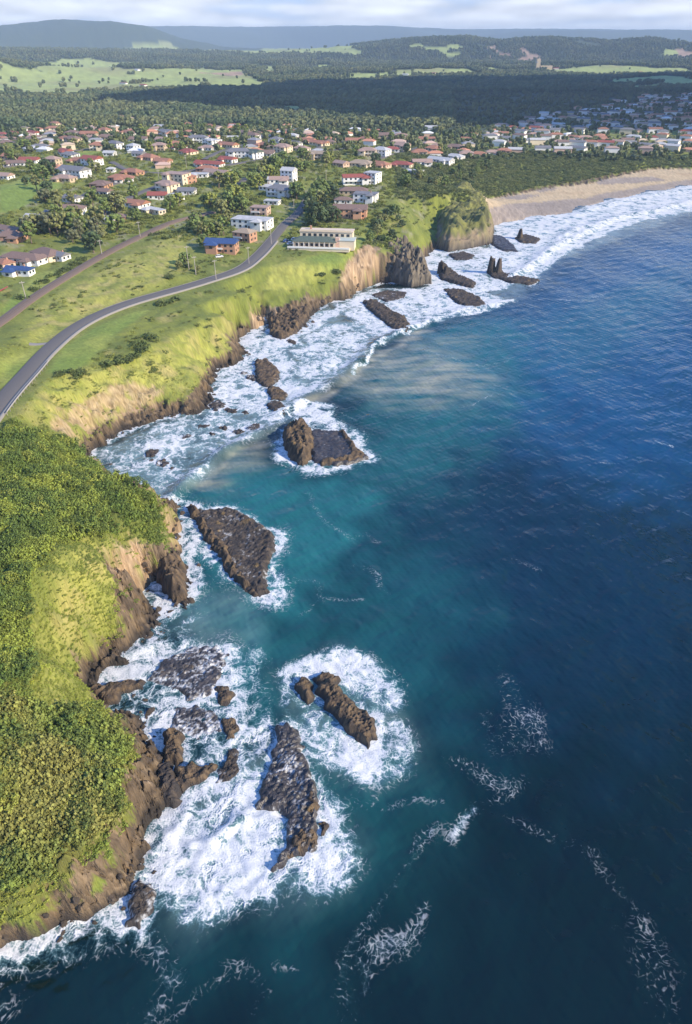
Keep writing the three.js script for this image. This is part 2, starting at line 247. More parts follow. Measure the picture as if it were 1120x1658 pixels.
// roads flatten the ground they run on
const ROADS = [];
function nearRoad(x, z) {
  let best = null, bd = 1e9;
  for (const R of ROADS) if (x > R.b[0] && x < R.b[1] && z > R.b[2] && z < R.b[3]) for (let i = 0; i + 1 < R.w.length; i++) { const a = R.w[i], b = R.w[i + 1], dx = b[0] - a[0], dz = b[1] - a[1], t = clamp(((x - a[0]) * dx + (z - a[1]) * dz) / (dx * dx + dz * dz)), d = Math.hypot(x - a[0] - t * dx, z - a[1] - t * dz); if (d < R.half + 9 && d - R.half < bd) { bd = d - R.half; best = [d, lerp(a[2], b[2], t), R.half]; } }
  return best;
}
function smooth(w) { const c = new THREE.CatmullRomCurve3(w.map((p) => new THREE.Vector3(p[0], p[2], p[1])), false, 'centripetal'); return c.getSpacedPoints(Math.ceil(c.getLength() / 3)).map((p) => [p.x, p.z, p.y]); }
function road(line, half) { const w = smooth(onGround(line)), xs = w.map((p) => p[0]), zs = w.map((p) => p[1]); const R = { w, half, b: [Math.min(...xs) - half - 9, Math.max(...xs) + half + 9, Math.min(...zs) - half - 9, Math.max(...zs) + half + 9] }; ROADS.push(R); return R; }
const coastRoad = road([[-60, 730, 20], [0, 650, 20], [40, 605, 19.2], [76, 566, 18.4], [120, 530, 17.8], [161, 508, 17.3], [205, 491, 17], [249, 478, 17], [289, 467, 17], [333, 454, 17.2], [386, 436, 18], [415, 415, 18.6], [440, 388, 19.4], [462, 362, 20.3], [482, 345, 21.3], [500, 320, 23], [516, 296, 24.2]], 5.2);
const railWay = road([[-40, 547, 19.7], [0, 521, 19.7], [50, 484, 19.8], [100, 452, 20], [170, 411, 20.4], [230, 381, 20.8], [280, 359, 21.2], [320, 349, 21.4], [345, 343, 21.5]], 2.9);
const STREETS = [[[160, 350], [205, 322], [250, 303], [300, 283], [340, 274]], [[180, 262], [215, 277], [270, 280], [330, 273], [400, 262], [460, 250]], [[-20, 277], [60, 262], [120, 244], [170, 238]], [[380, 300], [440, 268], [500, 250], [560, 240]], [[640, 268], [700, 262], [760, 256]], [[20, 240], [90, 226], [160, 214]], [[230, 238], [300, 225], [380, 220]], [[330, 258], [360, 244], [420, 230], [470, 226]], [[500, 246], [560, 228], [620, 222]], [[110, 330], [150, 310], [200, 292]], [[560, 262], [610, 258], [680, 238]]].map((l) => { const w = l.map(([u, v]) => { const p = pick(u, v); return [p[0], p[2], p[1]]; }); const s = smooth(w).map((p) => [p[0], p[1], gridH(p[0], p[1]) + 0.1]); const xs = s.map((p) => p[0]), zs = s.map((p) => p[1]); const R = { w: s, half: 3.2, b: [Math.min(...xs) - 13, Math.max(...xs) + 13, Math.min(...zs) - 13, Math.max(...zs) + 13] }; ROADS.push(R); return R; });
function ground(x, z) { let h = height(x, z); const n = nearRoad(x, z); if (n) h = lerp(n[1] - 0.55, h, sstep(n[2] + 1.6, n[2] + 9, n[0])); return h; }

let reliefTex; function reliefTexture() {                             // lumps, grain and cracks, tiling
  if (reliefTex) return reliefTex;
  const N = 1024, d = new Uint8Array(N * N * 4), P = 64, tile = (f) => (x, y) => { const a = x / P, b = y / P; return f(x, y) * (1 - a) * (1 - b) + f(x - P, y) * a * (1 - b) + f(x, y - P) * (1 - a) * b + f(x - P, y - P) * a * b; };
  const lum = tile((x, y) => fbm(x * 0.5, y * 0.5, 6)), crk = tile((x, y) => ridged(x * 0.35 + 7, y * 0.35, 5));
  for (let j = 0; j < N; j++) for (let i = 0; i < N; i++) { const x = i / N * P, y = j / N * P, q = (j * N + i) * 4; d[q] = d[q + 1] = d[q + 2] = 255 * clamp(0.62 + 0.55 * lum(x, y) - 0.9 * Math.max(0, crk(x, y) - 0.72)); d[q + 3] = 255; }
  const t = new THREE.DataTexture(d, N, N); t.wrapS = t.wrapT = THREE.RepeatWrapping; t.magFilter = THREE.LinearFilter; t.needsUpdate = true; return reliefTex = t;
}
function landColor(x, z, h, steep) {
  const r = Math.hypot(x, z), inD = x > DX0 && z > DZ0 && x < DX0 + DW * CELL && z < DZ0 + DH * CELL;
  const n1 = fbm(x * 0.05, z * 0.05, 4), n2 = noise(x * 0.6, z * 0.6), n3 = noise(x * 1.7, z * 1.7), n4 = fbm(x * 0.012, z * 0.012, 3);
  if (r < 1250 && inD) {
    const jx = x + 2 * noise(x * 0.3, z * 0.3) + n3, jz = z + 2 * noise(x * 0.3 + 9, z * 0.3) + 0.8 * n2;
    const s = mask('sand', x + n2, z + n2);
    let c = mix3(C.grass, C.scrub, sstep(-0.25, 0.45, n1 + 0.3 * n2));
    c = mix3(c, C.grassDry, 0.55 * sstep(0.15, 0.6, fbm(x * 0.08 + 50, z * 0.08, 4)));
    if (r > 430 && h > 12) { const yard = sstep(0.12, 0.3, fbm(x * 0.06 + 31, z * 0.06 - 12, 3)); c = mix3(c, n2 > 0.1 ? [0.3, 0.26, 0.2] : [0.26, 0.26, 0.12], 0.6 * yard); }
    const br = mask('bright', jx, jz); if (br > 0) { let b = mix3(C.grassBright, C.grass, sstep(-0.1, 0.5, n1 + 0.35 * n2)); b = mix3(b, C.grassDry, 0.75 * sstep(-0.05, 0.4, fbm(x * 0.11 + 80, z * 0.11, 5))); b = mix3(b, [0.15, 0.175, 0.04], 0.55 * sstep(0.05, 0.35, fbm(x * 0.3 - 9, z * 0.3, 4))); b = mix3(b, C.scrub, 0.6 * sstep(0.3, 0.6, fbm(x * 0.13 - 30, z * 0.13, 3))); c = mix3(c, b, br); }
    const dk = mask('dark', jx, jz); c = mix3(c, [0.06, 0.085, 0.015], dk * 0.8);
    const ol = mask('olive', jx, jz); c = mix3(c, [0.09, 0.08, 0.022], ol * 0.8);
    const lw = mask('lawn', x + 0.7 * n2, z + 0.7 * n2); c = mix3(c, mix3(C.lawn, C.grassBright, sstep(-0.3, 0.6, n4 * 1.4 + 0.4 * n1)), lw);
    const tn = mask('tan', jx, jz), rk = Math.max(mask('rock', jx, jz), sstep(5.2, 3.2, h + 0.8 * n2) * (1 - s));
    if (rk > 0.02) {
      const e = h + 1.1 * n2 + 1.3 * n1;
      let k = mix3(C.rock, C.rockLight, sstep(-0.1, 0.5, fbm(x * 0.17, z * 0.17, 4)) * sstep(2.2, 5, e));
      k = mix3(k, [0.19, 0.12, 0.05], 0.5 * sstep(0.1, 0.5, fbm(x * 0.3 + 20, z * 0.3, 3)));
      const sy = fbm((x + z) * 0.35, h * 0.8, 4), [id] = cellNoise(x * 0.85, z * 0.85); k = mix3(k, C.rockLight, 0.55 * sstep(0.05, 0.45, sy)); k = mix3(k, [0.055, 0.04, 0.028], 0.75 * sstep(0.1, 0.4, -sy + 0.3 * (id - 0.5)));
      k = mix3(C.rockWet, k, sstep(0.9, 2.2, e));
      k = mix3(k, C.scrub, 0.5 * sstep(0.25, 0.5, n1 + 0.4 * n3) * sstep(4, 7, e));
      c = mix3(c, k, sstep(0.3, 0.6, rk + 0.25 * n3));
    }
    if (tn > 0.02) c = mix3(c, mix3(C.tan, [0.3, 0.2, 0.11], sstep(-0.25, 0.3, fbm((x - z) * 0.6, h * 0.5, 4))), sstep(0.25, 0.6, tn * (1 + 0.9 * fbm(x * 0.25, z * 0.25, 3)) + 0.1 * n2) * clamp(tn * 1.3));
    if (s > 0) { let k = mix3(C.sand, [0.4, 0.29, 0.17], sstep(0, 0.5, n1)); k = mix3(k, C.wetSand, sstep(0.25, 0.75, mask('wet', x + 5 * n1, z + 5 * n2) + 0.35 * fbm(x * 0.03, z * 0.09, 3))); c = mix3(c, k, sstep(0.4, 0.6, s)); }
    const n5 = noise(x * 3.1, z * 3.1), v = 1 + 0.2 * n2 + 0.2 * n3 + 0.16 * n1 + (r < 420 ? 0.24 * n5 : 0);
    return [c[0] * v, c[1] * v, c[2] * v];
  }
  const wx = x + r * 0.012 * noise(x / 160, z / 160), wz = z + r * 0.03 * noise(x / 160 + 7, z / 160);
  const big = fbm(x / 260, z / 260, 4);
  let c = mix3(C.forest, [0.055, 0.075, 0.026], sstep(-0.3, 0.5, fbm(x / 60, z / 60, 4)));
  if (hit(PASTURE, wx, wz)) { c = mix3(C.pasture, [0.28, 0.28, 0.1], sstep(-0.1, 0.5, big)); c = mix3(c, C.forest, sstep(0.42, 0.5, fbm(x / 120 + 4, z / 120, 4))); }
  else if (r > 2200 && r < 5200 && fbm(x / 420, z / 420 + 11, 3) > 0.36) c = C.pasture;
  if (hit(BARE, wx, wz)) c = mix3([0.4, 0.27, 0.17], [0.28, 0.18, 0.12], sstep(-0.2, 0.3, fbm(x / 50, z / 50, 3)));
  const v = 1 + 0.35 * fbm(x / 25, z / 25, 3);
  return [c[0] * v, c[1] * v, c[2] * v];
}
function fanGrid(angles, radii, sample, keep) {
  const na = angles.length, nr = radii.length, pos = new Float32Array(na * nr * 3), idx = [];
  for (let j = 0; j < nr; j++) for (let i = 0; i < na; i++) { const x = Math.sin(angles[i]) * radii[j], z = -Math.cos(angles[i]) * radii[j], k = (j * na + i) * 3; pos[k] = x; pos[k + 1] = sample(x, z); pos[k + 2] = z; }
  for (let j = 0; j + 1 < nr; j++) for (let i = 0; i + 1 < na; i++) { const a = j * na + i, b = a + 1, c = a + na, d = c + 1; if (!keep(pos, a, b, c, d)) continue; idx.push(a, b, c, b, d, c); }
  return { pos, idx };
}
const D2R = Math.PI / 180;
const angles = []; for (let i = 0; i < 150; i++) angles.push((-66 + 36 * i / 150) * D2R); for (let i = 0; i <= 560; i++) angles.push((-30 + 61 * i / 560) * D2R);
const radii = []; { let r = 30; while (r < 22000) { radii.push(r); r *= r < 200 ? 1.0034 : r < 330 ? 1.0026 : r < 420 ? 1.0042 : r < 2500 ? 1.0066 : 1.014; } }
{
  const g = fanGrid(angles, radii, ground, (p, a, b, c, d) => Math.max(p[a * 3 + 1], p[b * 3 + 1], p[c * 3 + 1], p[d * 3 + 1]) > -2.5);
  const geo = new THREE.BufferGeometry(); geo.setAttribute('position', new THREE.BufferAttribute(g.pos, 3)); geo.setIndex(g.idx); geo.computeVertexNormals();
  const n = geo.attributes.normal.array, col = new Float32Array(g.pos.length);
  for (let k = 0; k < g.pos.length; k += 3) { if (g.pos[k + 1] < -3) { col[k] = col[k + 1] = col[k + 2] = 0.03; continue; } const c = landColor(g.pos[k], g.pos[k + 2], g.pos[k + 1], n[k + 1]); col[k] = c[0]; col[k + 1] = c[1]; col[k + 2] = c[2]; }
  geo.setAttribute('color', new THREE.BufferAttribute(col, 3));
  const uv = new Float32Array(g.pos.length / 3 * 2); for (let k = 0; k < uv.length / 2; k++) { uv[k * 2] = (g.pos[k * 3] + 0.35 * g.pos[k * 3 + 1]) / 14; uv[k * 2 + 1] = (g.pos[k * 3 + 2] + 0.6 * g.pos[k * 3 + 1]) / 14; } geo.setAttribute('uv', new THREE.BufferAttribute(uv, 2));
  const m = new THREE.Mesh(geo, new THREE.MeshStandardMaterial({ vertexColors: true, roughness: 0.95, bumpMap: reliefTexture(), bumpScale: 0.5 }));
  m.name = 'terrain'; m.userData = { kind: 'structure' }; m.castShadow = m.receiveShadow = true; scene.add(m);
  console.log('terrain', g.idx.length / 3);
}

// ---------------------------------------------------------------- naming
const taken = new Map();
const numbered = (name) => { const n = taken.get(name) || 0; taken.set(name, n + 1); return n ? name + '_' + String(n).padStart(3, '0') : name; };
function tag(o, label, category, group) { o.userData.label = label; o.userData.category = category; if (group) o.userData.group = group; return o; }
function shadows(o) { o.traverse((m) => { if (m.isMesh) m.castShadow = m.receiveShadow = true; }); return o; }

// ---------------------------------------------------------------- rocks
const rockMat = new THREE.MeshStandardMaterial({ vertexColors: true, roughness: 0.82, bumpMap: reliefTexture(), bumpScale: 0.45 });
const wetRockMat = new THREE.MeshStandardMaterial({ vertexColors: true, roughness: 0.38, bumpMap: reliefTexture(), bumpScale: 0.25 });
const PAL = { brown: [[0.06, 0.043, 0.03], [0.15, 0.102, 0.055]], dark: [[0.034, 0.029, 0.027], [0.085, 0.063, 0.045]], wet: [[0.036, 0.034, 0.037], [0.066, 0.056, 0.052]], grey: [[0.1, 0.085, 0.065], [0.2, 0.165, 0.115]] };
const rockFeet = [];
function rock(name, label, px, o) {
  const poly = px.map(([u, v]) => at(u, v, 0)), xs = poly.map((p) => p[0]), zs = poly.map((p) => p[1]);
  if (!o.dry) rockFeet.push(poly);
  const cx = xs.reduce((a, b) => a + b) / xs.length, cz = zs.reduce((a, b) => a + b) / zs.length, dist = Math.hypot(cx, cz, CAM_H);
  const c = o.res || clamp(dist * 0.0016, 0.19, 0.9), pad = 2.5, x0 = Math.min(...xs) - pad, z0 = Math.min(...zs) - pad, W = Math.ceil((Math.max(...xs) + pad - x0) / c), H = Math.ceil((Math.max(...zs) + pad - z0) / c);
  const pos = new Float32Array(W * H * 3), col = new Float32Array(W * H * 3), ok = new Uint8Array(W * H), pal = PAL[o.pal || 'brown'], edge = o.edge || 1.6, cs = o.cell || 1.3, st = (o.seed || 1) * 13.7;
  const sd = (x, z) => { let d = 1e9; for (let i = 0, n = poly.length; i < n; i++) { const a = poly[i], b = poly[(i + 1) % n], dx = b[0] - a[0], dz = b[1] - a[1], t = clamp(((x - a[0]) * dx + (z - a[1]) * dz) / (dx * dx + dz * dz)); d = Math.min(d, Math.hypot(x - a[0] - t * dx, z - a[1] - t * dz)); } return inPoly(poly, x, z) ? d : -d; };
  for (let j = 0; j < H; j++) for (let i = 0; i < W; i++) {
    const x = x0 + i * c, z = z0 + j * c, k = j * W + i;
    const wx = x + 0.9 * noise(x * 0.5 + st, z * 0.5), wz = z + 0.9 * noise(x * 0.5, z * 0.5 + st);
    const d = sd(wx, wz), [id, bord] = cellNoise(wx / cs + st, wz / cs * (o.stretch || 1)), [id2] = cellNoise(x / (cs * 0.42) + st, z / (cs * 0.42));
    const t = clamp(d / edge), pr = o.cliff ? Math.pow(t, o.steep || 0.45) : t * (2 - t);
    let hh = o.h * (o.h < 5 ? 0.82 : 1) * (o.tilt ? clamp(1 + o.tilt[0] * (x - cx) + o.tilt[1] * (z - cz), 0.15, 2) : 1);
    if (o.rim) hh *= lerp(o.rim, 1, Math.exp(-Math.max(0, d - edge) / 3));
    let y = hh * pr * (0.78 + (o.bumpy ?? 0.42) * fbm(x * (o.bumpy ? 0.08 : 0.23) + st, z * (o.bumpy ? 0.08 : 0.23), 3) + (o.block ?? 0.3) * (id - 0.5));
    y += (o.rough ?? 0.4) * ((id2 - 0.5) * 0.9 + (bord < 0.09 ? -0.5 : 0)) * sstep(-0.5, 0.8, d) * clamp(t + 0.3);
    y += (0.16 + 0.3 * (o.rough ?? 0.4)) * (ridged(x * 0.55 + st, z * 0.55, 4) - 0.7) * sstep(-0.3, 0.8, d);
    if (o.gully) { const a = Math.atan2(z - cz, x - cx) * 3.2; y -= o.gully * (1 - Math.abs(noise(a + 3, d * 0.03))) ** 4 * sstep(0, 5, d) * (1 - sstep(7, 16, d)); }
    for (const [pu, pv, ph, pr2] of o.pillars || []) { const [qx, qz] = at(pu, pv, 0), e = Math.hypot(wx - qx, wz - qz) / pr2; if (e < 1.25) y = Math.max(y, ph * sstep(1.25, 0.8, e) * (0.8 + 0.3 * id)); }
    if (d < 0) y = Math.min(y, 0) + d * 1.2 - 0.1;
    pos[k * 3] = x; pos[k * 3 + 1] = y - (o.sink || 0); pos[k * 3 + 2] = z; ok[k] = d > -1.8 ? 1 : 0;
    const n = fbm(x * 0.7 + st, z * 0.7, 3), e = y + 0.5 * n;
    let q = mix3(pal[0], pal[1], sstep(-0.35, 0.55, n + 0.5 * (id2 - 0.5)));
    q = mix3(q, [0.24, 0.155, 0.05], (o.ochre ?? 0.5) * sstep(0.25, 0.6, fbm(x * 0.28 + 9, z * 0.28 + st, 3)) * sstep(0.6, 1.4, e));
    if (o.pal !== 'wet') q = mix3([0.038, 0.032, 0.03], q, sstep(0.3, 1.1, e));
    if (o.grass) { const g = sstep(o.grass - 4, o.grass + 4, y + 7 * fbm(x * 0.16, z * 0.16, 3)); q = mix3(q, mix3([0.19, 0.19, 0.045], [0.085, 0.09, 0.03], sstep(-0.3, 0.3, fbm(x * 0.22, z * 0.22, 3))), g); if (o.tanBase) q = mix3(q, [0.3, 0.22, 0.13], (1 - g) * 0.6 * sstep(3, 7, y + 2 * n)); }
    if (o.foam) { const lx = x + 1.2 * noise(x * 0.3, z * 0.3), l = 0.5 * (1 - Math.abs(noise(lx * 0.45, z * 0.45)) * 1.6) + 0.5 * (1 - Math.abs(noise(lx * 1.3, z * 1.3)) * 1.6), s = l + 0.5 * fbm(x * 0.15 + 3, z * 0.15, 2) - (o.foamHigh || 0.35) * Math.max(0, y - 0.6); const f = 0.8 * sstep(0.96 - o.foam, 1.4 - o.foam, s + 0.12 * noise(x * 2.5, z * 2.5)); q = mix3(q, [0.66, 0.67, 0.68], f); }
    const v = 1 + 0.25 * (id - 0.5) + 0.2 * n; col[k * 3] = q[0] * v; col[k * 3 + 1] = q[1] * v; col[k * 3 + 2] = q[2] * v;
  }
  const idx = []; for (let j = 0; j + 1 < H; j++) for (let i = 0; i + 1 < W; i++) { const a = j * W + i, b = a + 1, e = a + W, f = e + 1; if (ok[a] && ok[b] && ok[e] && ok[f]) idx.push(a, e, b, b, e, f); }
  // base at the water line, in the middle of the rock
  for (let k = 0; k < pos.length; k += 3) { pos[k] -= cx; pos[k + 2] -= cz; }
  const g = new THREE.BufferGeometry(), map = new Map(), P = [], K = [], I = idx.map((k) => { if (!map.has(k)) { map.set(k, P.length / 3); P.push(pos[k * 3], pos[k * 3 + 1], pos[k * 3 + 2]); K.push(col[k * 3], col[k * 3 + 1], col[k * 3 + 2]); } return map.get(k); });
  g.setAttribute('position', new THREE.BufferAttribute(new Float32Array(P), 3)); g.setAttribute('color', new THREE.BufferAttribute(new Float32Array(K), 3)); const U = new Float32Array(P.length / 3 * 2); for (let k = 0; k < U.length / 2; k++) { U[k * 2] = (P[k * 3] + 0.4 * P[k * 3 + 1]) / 10; U[k * 2 + 1] = (P[k * 3 + 2] + 0.7 * P[k * 3 + 1]) / 10; } g.setAttribute('uv', new THREE.BufferAttribute(U, 2)); g.setIndex(I); g.computeVertexNormals();
  const m = new THREE.Mesh(g, o.pal === 'wet' || o.wet ? wetRockMat : rockMat); m.name = numbered(name); m.position.set(cx, 0, cz); scene.add(shadows(m));
  return tag(m, label, 'rock', o.group);
}
rock('sea_stack', 'tall brown rock stack at the left end of the wet platform in the surf', [[458, 700], [478, 690], [498, 694], [507, 710], [505, 745], [490, 757], [470, 745], [460, 725]], { h: 5.6, edge: 2.2, cliff: 1, seed: 2, rough: 0.8, ochre: 0.8 });
rock('rock_platform', 'flat wet dark rock platform beside the tall brown stack', [[498, 700], [530, 700], [558, 702], [575, 725], [597, 742], [575, 752], [540, 757], [505, 752]], { h: 2.2, edge: 1.2, pal: 'wet', seed: 3, block: 0.15, rough: 0.25, foam: 0.18, rim: 0.8 });
rock('rock_fin', 'low brown fin of rock along the seaward edge of the wet platform', [[548, 700], [560, 703], [576, 726], [597, 742], [575, 750], [520, 758], [515, 750], [560, 744], [565, 735]], { h: 3.2, edge: 1.4, seed: 4 });
rock('headland_rock', 'large dark rock with foamy wet top off the headland tip', [[302, 822], [335, 828], [370, 822], [405, 838], [445, 866], [447, 890], [436, 915], [434, 962], [415, 970], [385, 945], [365, 915], [340, 890], [325, 855]], { h: 2.4, edge: 2.4, pal: 'dark', seed: 5, rim: 0.5, foam: 0.26, foamHigh: 0.25, ochre: 0.8 });
rock('rock_ridge', 'jagged brown ridge on the landward side of the large foamy rock', [[300, 822], [318, 822], [345, 860], [370, 888], [388, 925], [420, 965], [408, 968], [372, 935], [350, 900], [330, 875]], { h: 3.6, edge: 2.2, seed: 6, rough: 0.7, block: 0.6 });
rock('shore_rock', 'brown block standing in the white cove under the tan cliff', [[250, 915], [268, 900], [290, 908], [303, 935], [303, 975], [285, 982], [268, 960], [255, 940]], { h: 7, edge: 2.2, cliff: 1, seed: 7, rough: 0.9, pal: 'brown' });
rock('rock_ledge', 'narrow brown ledge running out from the shady foot of the green headland', [[140, 1120], [175, 1108], [205, 1103], [238, 1106], [235, 1114], [205, 1122], [185, 1140], [165, 1142]], { h: 2.4, edge: 1.1, seed: 8 });
rock('tidal_shelf', 'broad dark wash-over shelf below the first cove, laced with foam', [[238, 1100], [262, 1070], [310, 1048], [350, 1045], [372, 1060], [362, 1095], [340, 1128], [315, 1138], [280, 1120]], { h: 1.3, edge: 1.4, pal: 'wet', seed: 9, foam: 0.45, block: 0.2 });
rock('shore_rock', 'small brown rock at the seaward corner of the broad foam-laced shelf', [[345, 1118], [365, 1108], [378, 1125], [372, 1150], [355, 1148]], { h: 1.6, edge: 1, seed: 10, foam: 0.15 });
rock('tidal_shelf', 'rounded grey shelf streaked with running foam, between two brown rocks', [[275, 1150], [320, 1142], [355, 1150], [370, 1172], [350, 1192], [305, 1195], [280, 1185]], { h: 1.1, edge: 1.8, pal: 'wet', seed: 11, foam: 0.55, block: 0.1 });
rock('shore_rock', 'upright brown rock right of the blue-shaded pool', [[262, 1192], [280, 1185], [297, 1192], [296, 1225], [290, 1242], [268, 1240]], { h: 3.6, edge: 1.1, cliff: 1, seed: 12, rough: 0.9 });
rock('shore_rock', 'low ochre rock pointing seaward below the blue-shaded pool', [[285, 1250], [310, 1240], [335, 1240], [360, 1238], [345, 1258], [318, 1272], [300, 1285], [278, 1282]], { h: 2.6, edge: 1.1, seed: 13, ochre: 0.9 });
rock('shore_rock', 'dark wet rock at the outer end of the ochre point', [[352, 1250], [372, 1212], [386, 1218], [388, 1250], [380, 1272], [345, 1270]], { h: 1.5, edge: 1, pal: 'dark', seed: 14, foam: 0.25 });
rock('shore_rock', 'small brown rock beside the running-foam shelf', [[358, 1168], [378, 1162], [388, 1182], [380, 1202], [362, 1196]], { h: 1.8, edge: 0.9, seed: 15, foam: 0.15 });
rock('island_rock', 'small dark rock at the near end of the foam-ringed islet', [[476, 1105], [490, 1098], [503, 1102], [508, 1130], [498, 1142], [484, 1128]], { h: 2.6, edge: 1, seed: 16, pal: 'brown', ochre: 0.2 });
rock('island_rock', 'long brown islet ringed by white swirling foam', [[508, 1098], [525, 1090], [545, 1098], [556, 1125], [585, 1148], [606, 1165], [610, 1190], [594, 1212], [570, 1195], [545, 1168], [522, 1140], [512, 1118]], { h: 3.2, edge: 1.8, seed: 17, rough: 0.6, ochre: 0.3 });
rock('rock_slab', 'large dark sloping slab awash with foam in the big white patch', [[448, 1182], [462, 1172], [482, 1182], [492, 1215], [505, 1255], [516, 1300], [512, 1340], [515, 1375], [480, 1388], [447, 1416], [442, 1408], [462, 1362], [466, 1325], [440, 1318], [408, 1312], [425, 1270], [438, 1230]], { h: 2.6, edge: 1.2, pal: 'wet', seed: 18, rough: 0.4, foam: 0.34, foamHigh: 0.12, block: 0.2, tilt: [0.03, 0] });
rock('rock_ridge', 'brown broken ridge along the seaward edge of the large sloping slab', [[495, 1285], [510, 1278], [518, 1310], [514, 1345], [520, 1378], [478, 1392], [445, 1416], [470, 1370], [486, 1330]], { h: 2.9, edge: 1.6, seed: 19, rough: 0.7, foam: 0.08 });
rock('shore_rock', 'small ochre rock at the seaward side of the broken ridge', [[514, 1335], [528, 1330], [534, 1345], [526, 1362], [514, 1358]], { h: 1.6, edge: 0.8, seed: 20, ochre: 1 });
rock('shore_rock', 'wet rock washed by foam at the lowest bend of the shore', [[210, 1492], [208, 1455], [225, 1420], [246, 1432], [252, 1458], [240, 1485], [222, 1500]], { h: 1.6, edge: 1.3, pal: 'dark', seed: 21, foam: 0.3 });
rock('shore_rock', 'dark rock bridging the crack in the shore above the big white patch', [[250, 1240], [272, 1235], [290, 1258], [294, 1300], [275, 1308], [255, 1300]], { h: 2.8, edge: 1.2, pal: 'dark', seed: 22 });
rock('surf_rock', 'rounded brown rock, uppermost of the three in the middle of the white bay', [[412, 585], [432, 583], [452, 600], [452, 615], [432, 628], [415, 618]], { h: 2.2, edge: 1.4, seed: 23, foam: 0.1 });
rock('surf_rock', 'rounded brown rock, middle one of the three in the white bay', [[430, 630], [452, 628], [466, 640], [460, 650], [440, 648]], { h: 2, edge: 1.2, seed: 24, foam: 0.1 });
rock('surf_rock', 'dark rock nearest the tall brown stack of the three in the white bay', [[430, 655], [450, 650], [468, 662], [462, 675], [440, 668]], { h: 1.8, edge: 1.2, seed: 25, pal: 'dark', foam: 0.1 });
const ORD = ['first', 'second', 'third', 'fourth', 'fifth', 'sixth', 'seventh', 'eighth', 'ninth', 'tenth', 'eleventh', 'twelfth', 'thirteenth', 'fourteenth', 'fifteenth', 'sixteenth', 'seventeenth', 'eighteenth', 'nineteenth', 'twentieth'];
[[396, 668], [372, 664], [350, 658], [410, 692], [388, 700], [362, 692], [345, 702], [262, 752], [240, 746], [278, 760], [250, 735], [200, 775], [395, 604], [407, 612], [470, 555], [425, 602], [330, 690], [300, 708]].sort((a, b) => a[0] - b[0]).forEach(([u, v], i) => { const R = rng(300 + i), p = [], S = 0.4 + 0.9 * R(), el = 0.3 + 0.3 * R(), tw = R() * 2 - 1; for (let k = 0; k < 9; k++) { const a = k / 9 * 6.28, s = (0.55 + 0.8 * R()) * S; p.push([u + Math.cos(a) * 11 * s, v + Math.sin(a) * 11 * el * s + Math.cos(a) * tw * 2.5 * s]); } rock('awash_rock', `small dark rock awash in the foaming bays, ${ORD[i]} from the left`, p, { h: 0.8 + 0.5 * R(), edge: 0.9, pal: 'dark', seed: 40 + i, foam: 0.25, rough: 0.7, group: 'rocks awash in the bays' }); });
rock('surf_rock', 'long dark rock lying across the surf beyond the white bay', [[585, 490], [610, 488], [632, 503], [655, 515], [668, 532], [658, 543], [635, 535], [605, 510]], { h: 2.6, edge: 1.6, seed: 26, pal: 'dark', rough: 0.8, foam: 0.08 });
rock('surf_rock', 'low dark rock in the white surf nearest the open sea, before the columns', [[716, 470], [745, 470], [775, 482], [788, 495], [770, 504], [735, 490]], { h: 2.2, edge: 1.5, seed: 27, pal: 'dark', foam: 0.12 });
rock('tidal_shelf', 'flat reddish shelf awash at the foot of the columnar crag', [[600, 478], [625, 470], [660, 473], [655, 482], [625, 488]], { h: 0.9, edge: 1.2, seed: 28, foam: 0.2 });
rock('shore_outcrop', 'brown blocky outcrop where the grass slope meets the white bay', [[432, 520], [445, 500], [480, 490], [505, 495], [500, 515], [480, 540], [455, 552], [438, 545]], { h: 4.2, edge: 2, seed: 29, rough: 1, block: 0.8 });
rock('columnar_crag', 'dark crag of upright stone columns below the white houses', [[612, 425], [640, 412], [665, 420], [690, 440], [698, 460], [665, 466], [630, 456], [612, 446]], { h: 15, edge: 6, cliff: 1, seed: 30, rough: 3.4, block: 0.3, cell: 4.4, pal: 'grey', res: 0.55, ochre: 0.3, grass: 22, dry: 1 });
rock('cliff_headland', 'big grass-topped headland block with sheer sides before the beach', [[706, 402], [725, 408], [760, 403], [796, 393], [799, 375], [793, 352], [778, 330], [745, 318], [715, 330], [702, 360]], { h: 20.5, edge: 8, cliff: 1, seed: 31, rough: 1.2, block: 0.1, cell: 5, gully: 5, pal: 'grey', res: 1.0, grass: 8, bumpy: 0.3, steep: 0.5, tanBase: 1, dry: 1 });
rock('shore_outcrop', 'short upright pinnacle with a dark tail of rocks below the headland block', [[708, 440], [722, 432], [745, 448], [770, 458], [765, 468], [735, 460], [712, 452]], { h: 2.6, edge: 1.5, seed: 32, pillars: [[716, 442, 7, 2.6], [722, 446, 5.5, 2]], pal: 'dark' });
rock('stone_columns', 'pair of upright stone columns standing in the surf with a rock tail', [[788, 440], [805, 436], [822, 446], [850, 450], [874, 455], [862, 463], [830, 460], [795, 450]], { h: 2.2, edge: 1.5, seed: 33, pillars: [[795, 443, 10, 1.9], [806, 444, 10.5, 2]], pal: 'dark' });
rock('stone_columns', 'single small pinnacle on a low rock off the beach corner', [[832, 386], [850, 380], [876, 388], [868, 396], [842, 394]], { h: 2, edge: 1.5, seed: 34, pillars: [[841, 387, 7, 2.2]], pal: 'dark' });
rock('tidal_shelf', 'dark wet shelf between the headland block and the small pinnacle', [[796, 380], [815, 384], [832, 398], [838, 408], [812, 406], [796, 396]], { h: 1.6, edge: 1.5, seed: 35, pal: 'wet', foam: 0.12 });
rock('surf_rock', 'low dark rocks in the surf right under the headland block', [[725, 412], [750, 408], [770, 414], [760, 422], [735, 420]], { h: 1.4, edge: 1.3, seed: 36, pal: 'dark', foam: 0.15 });
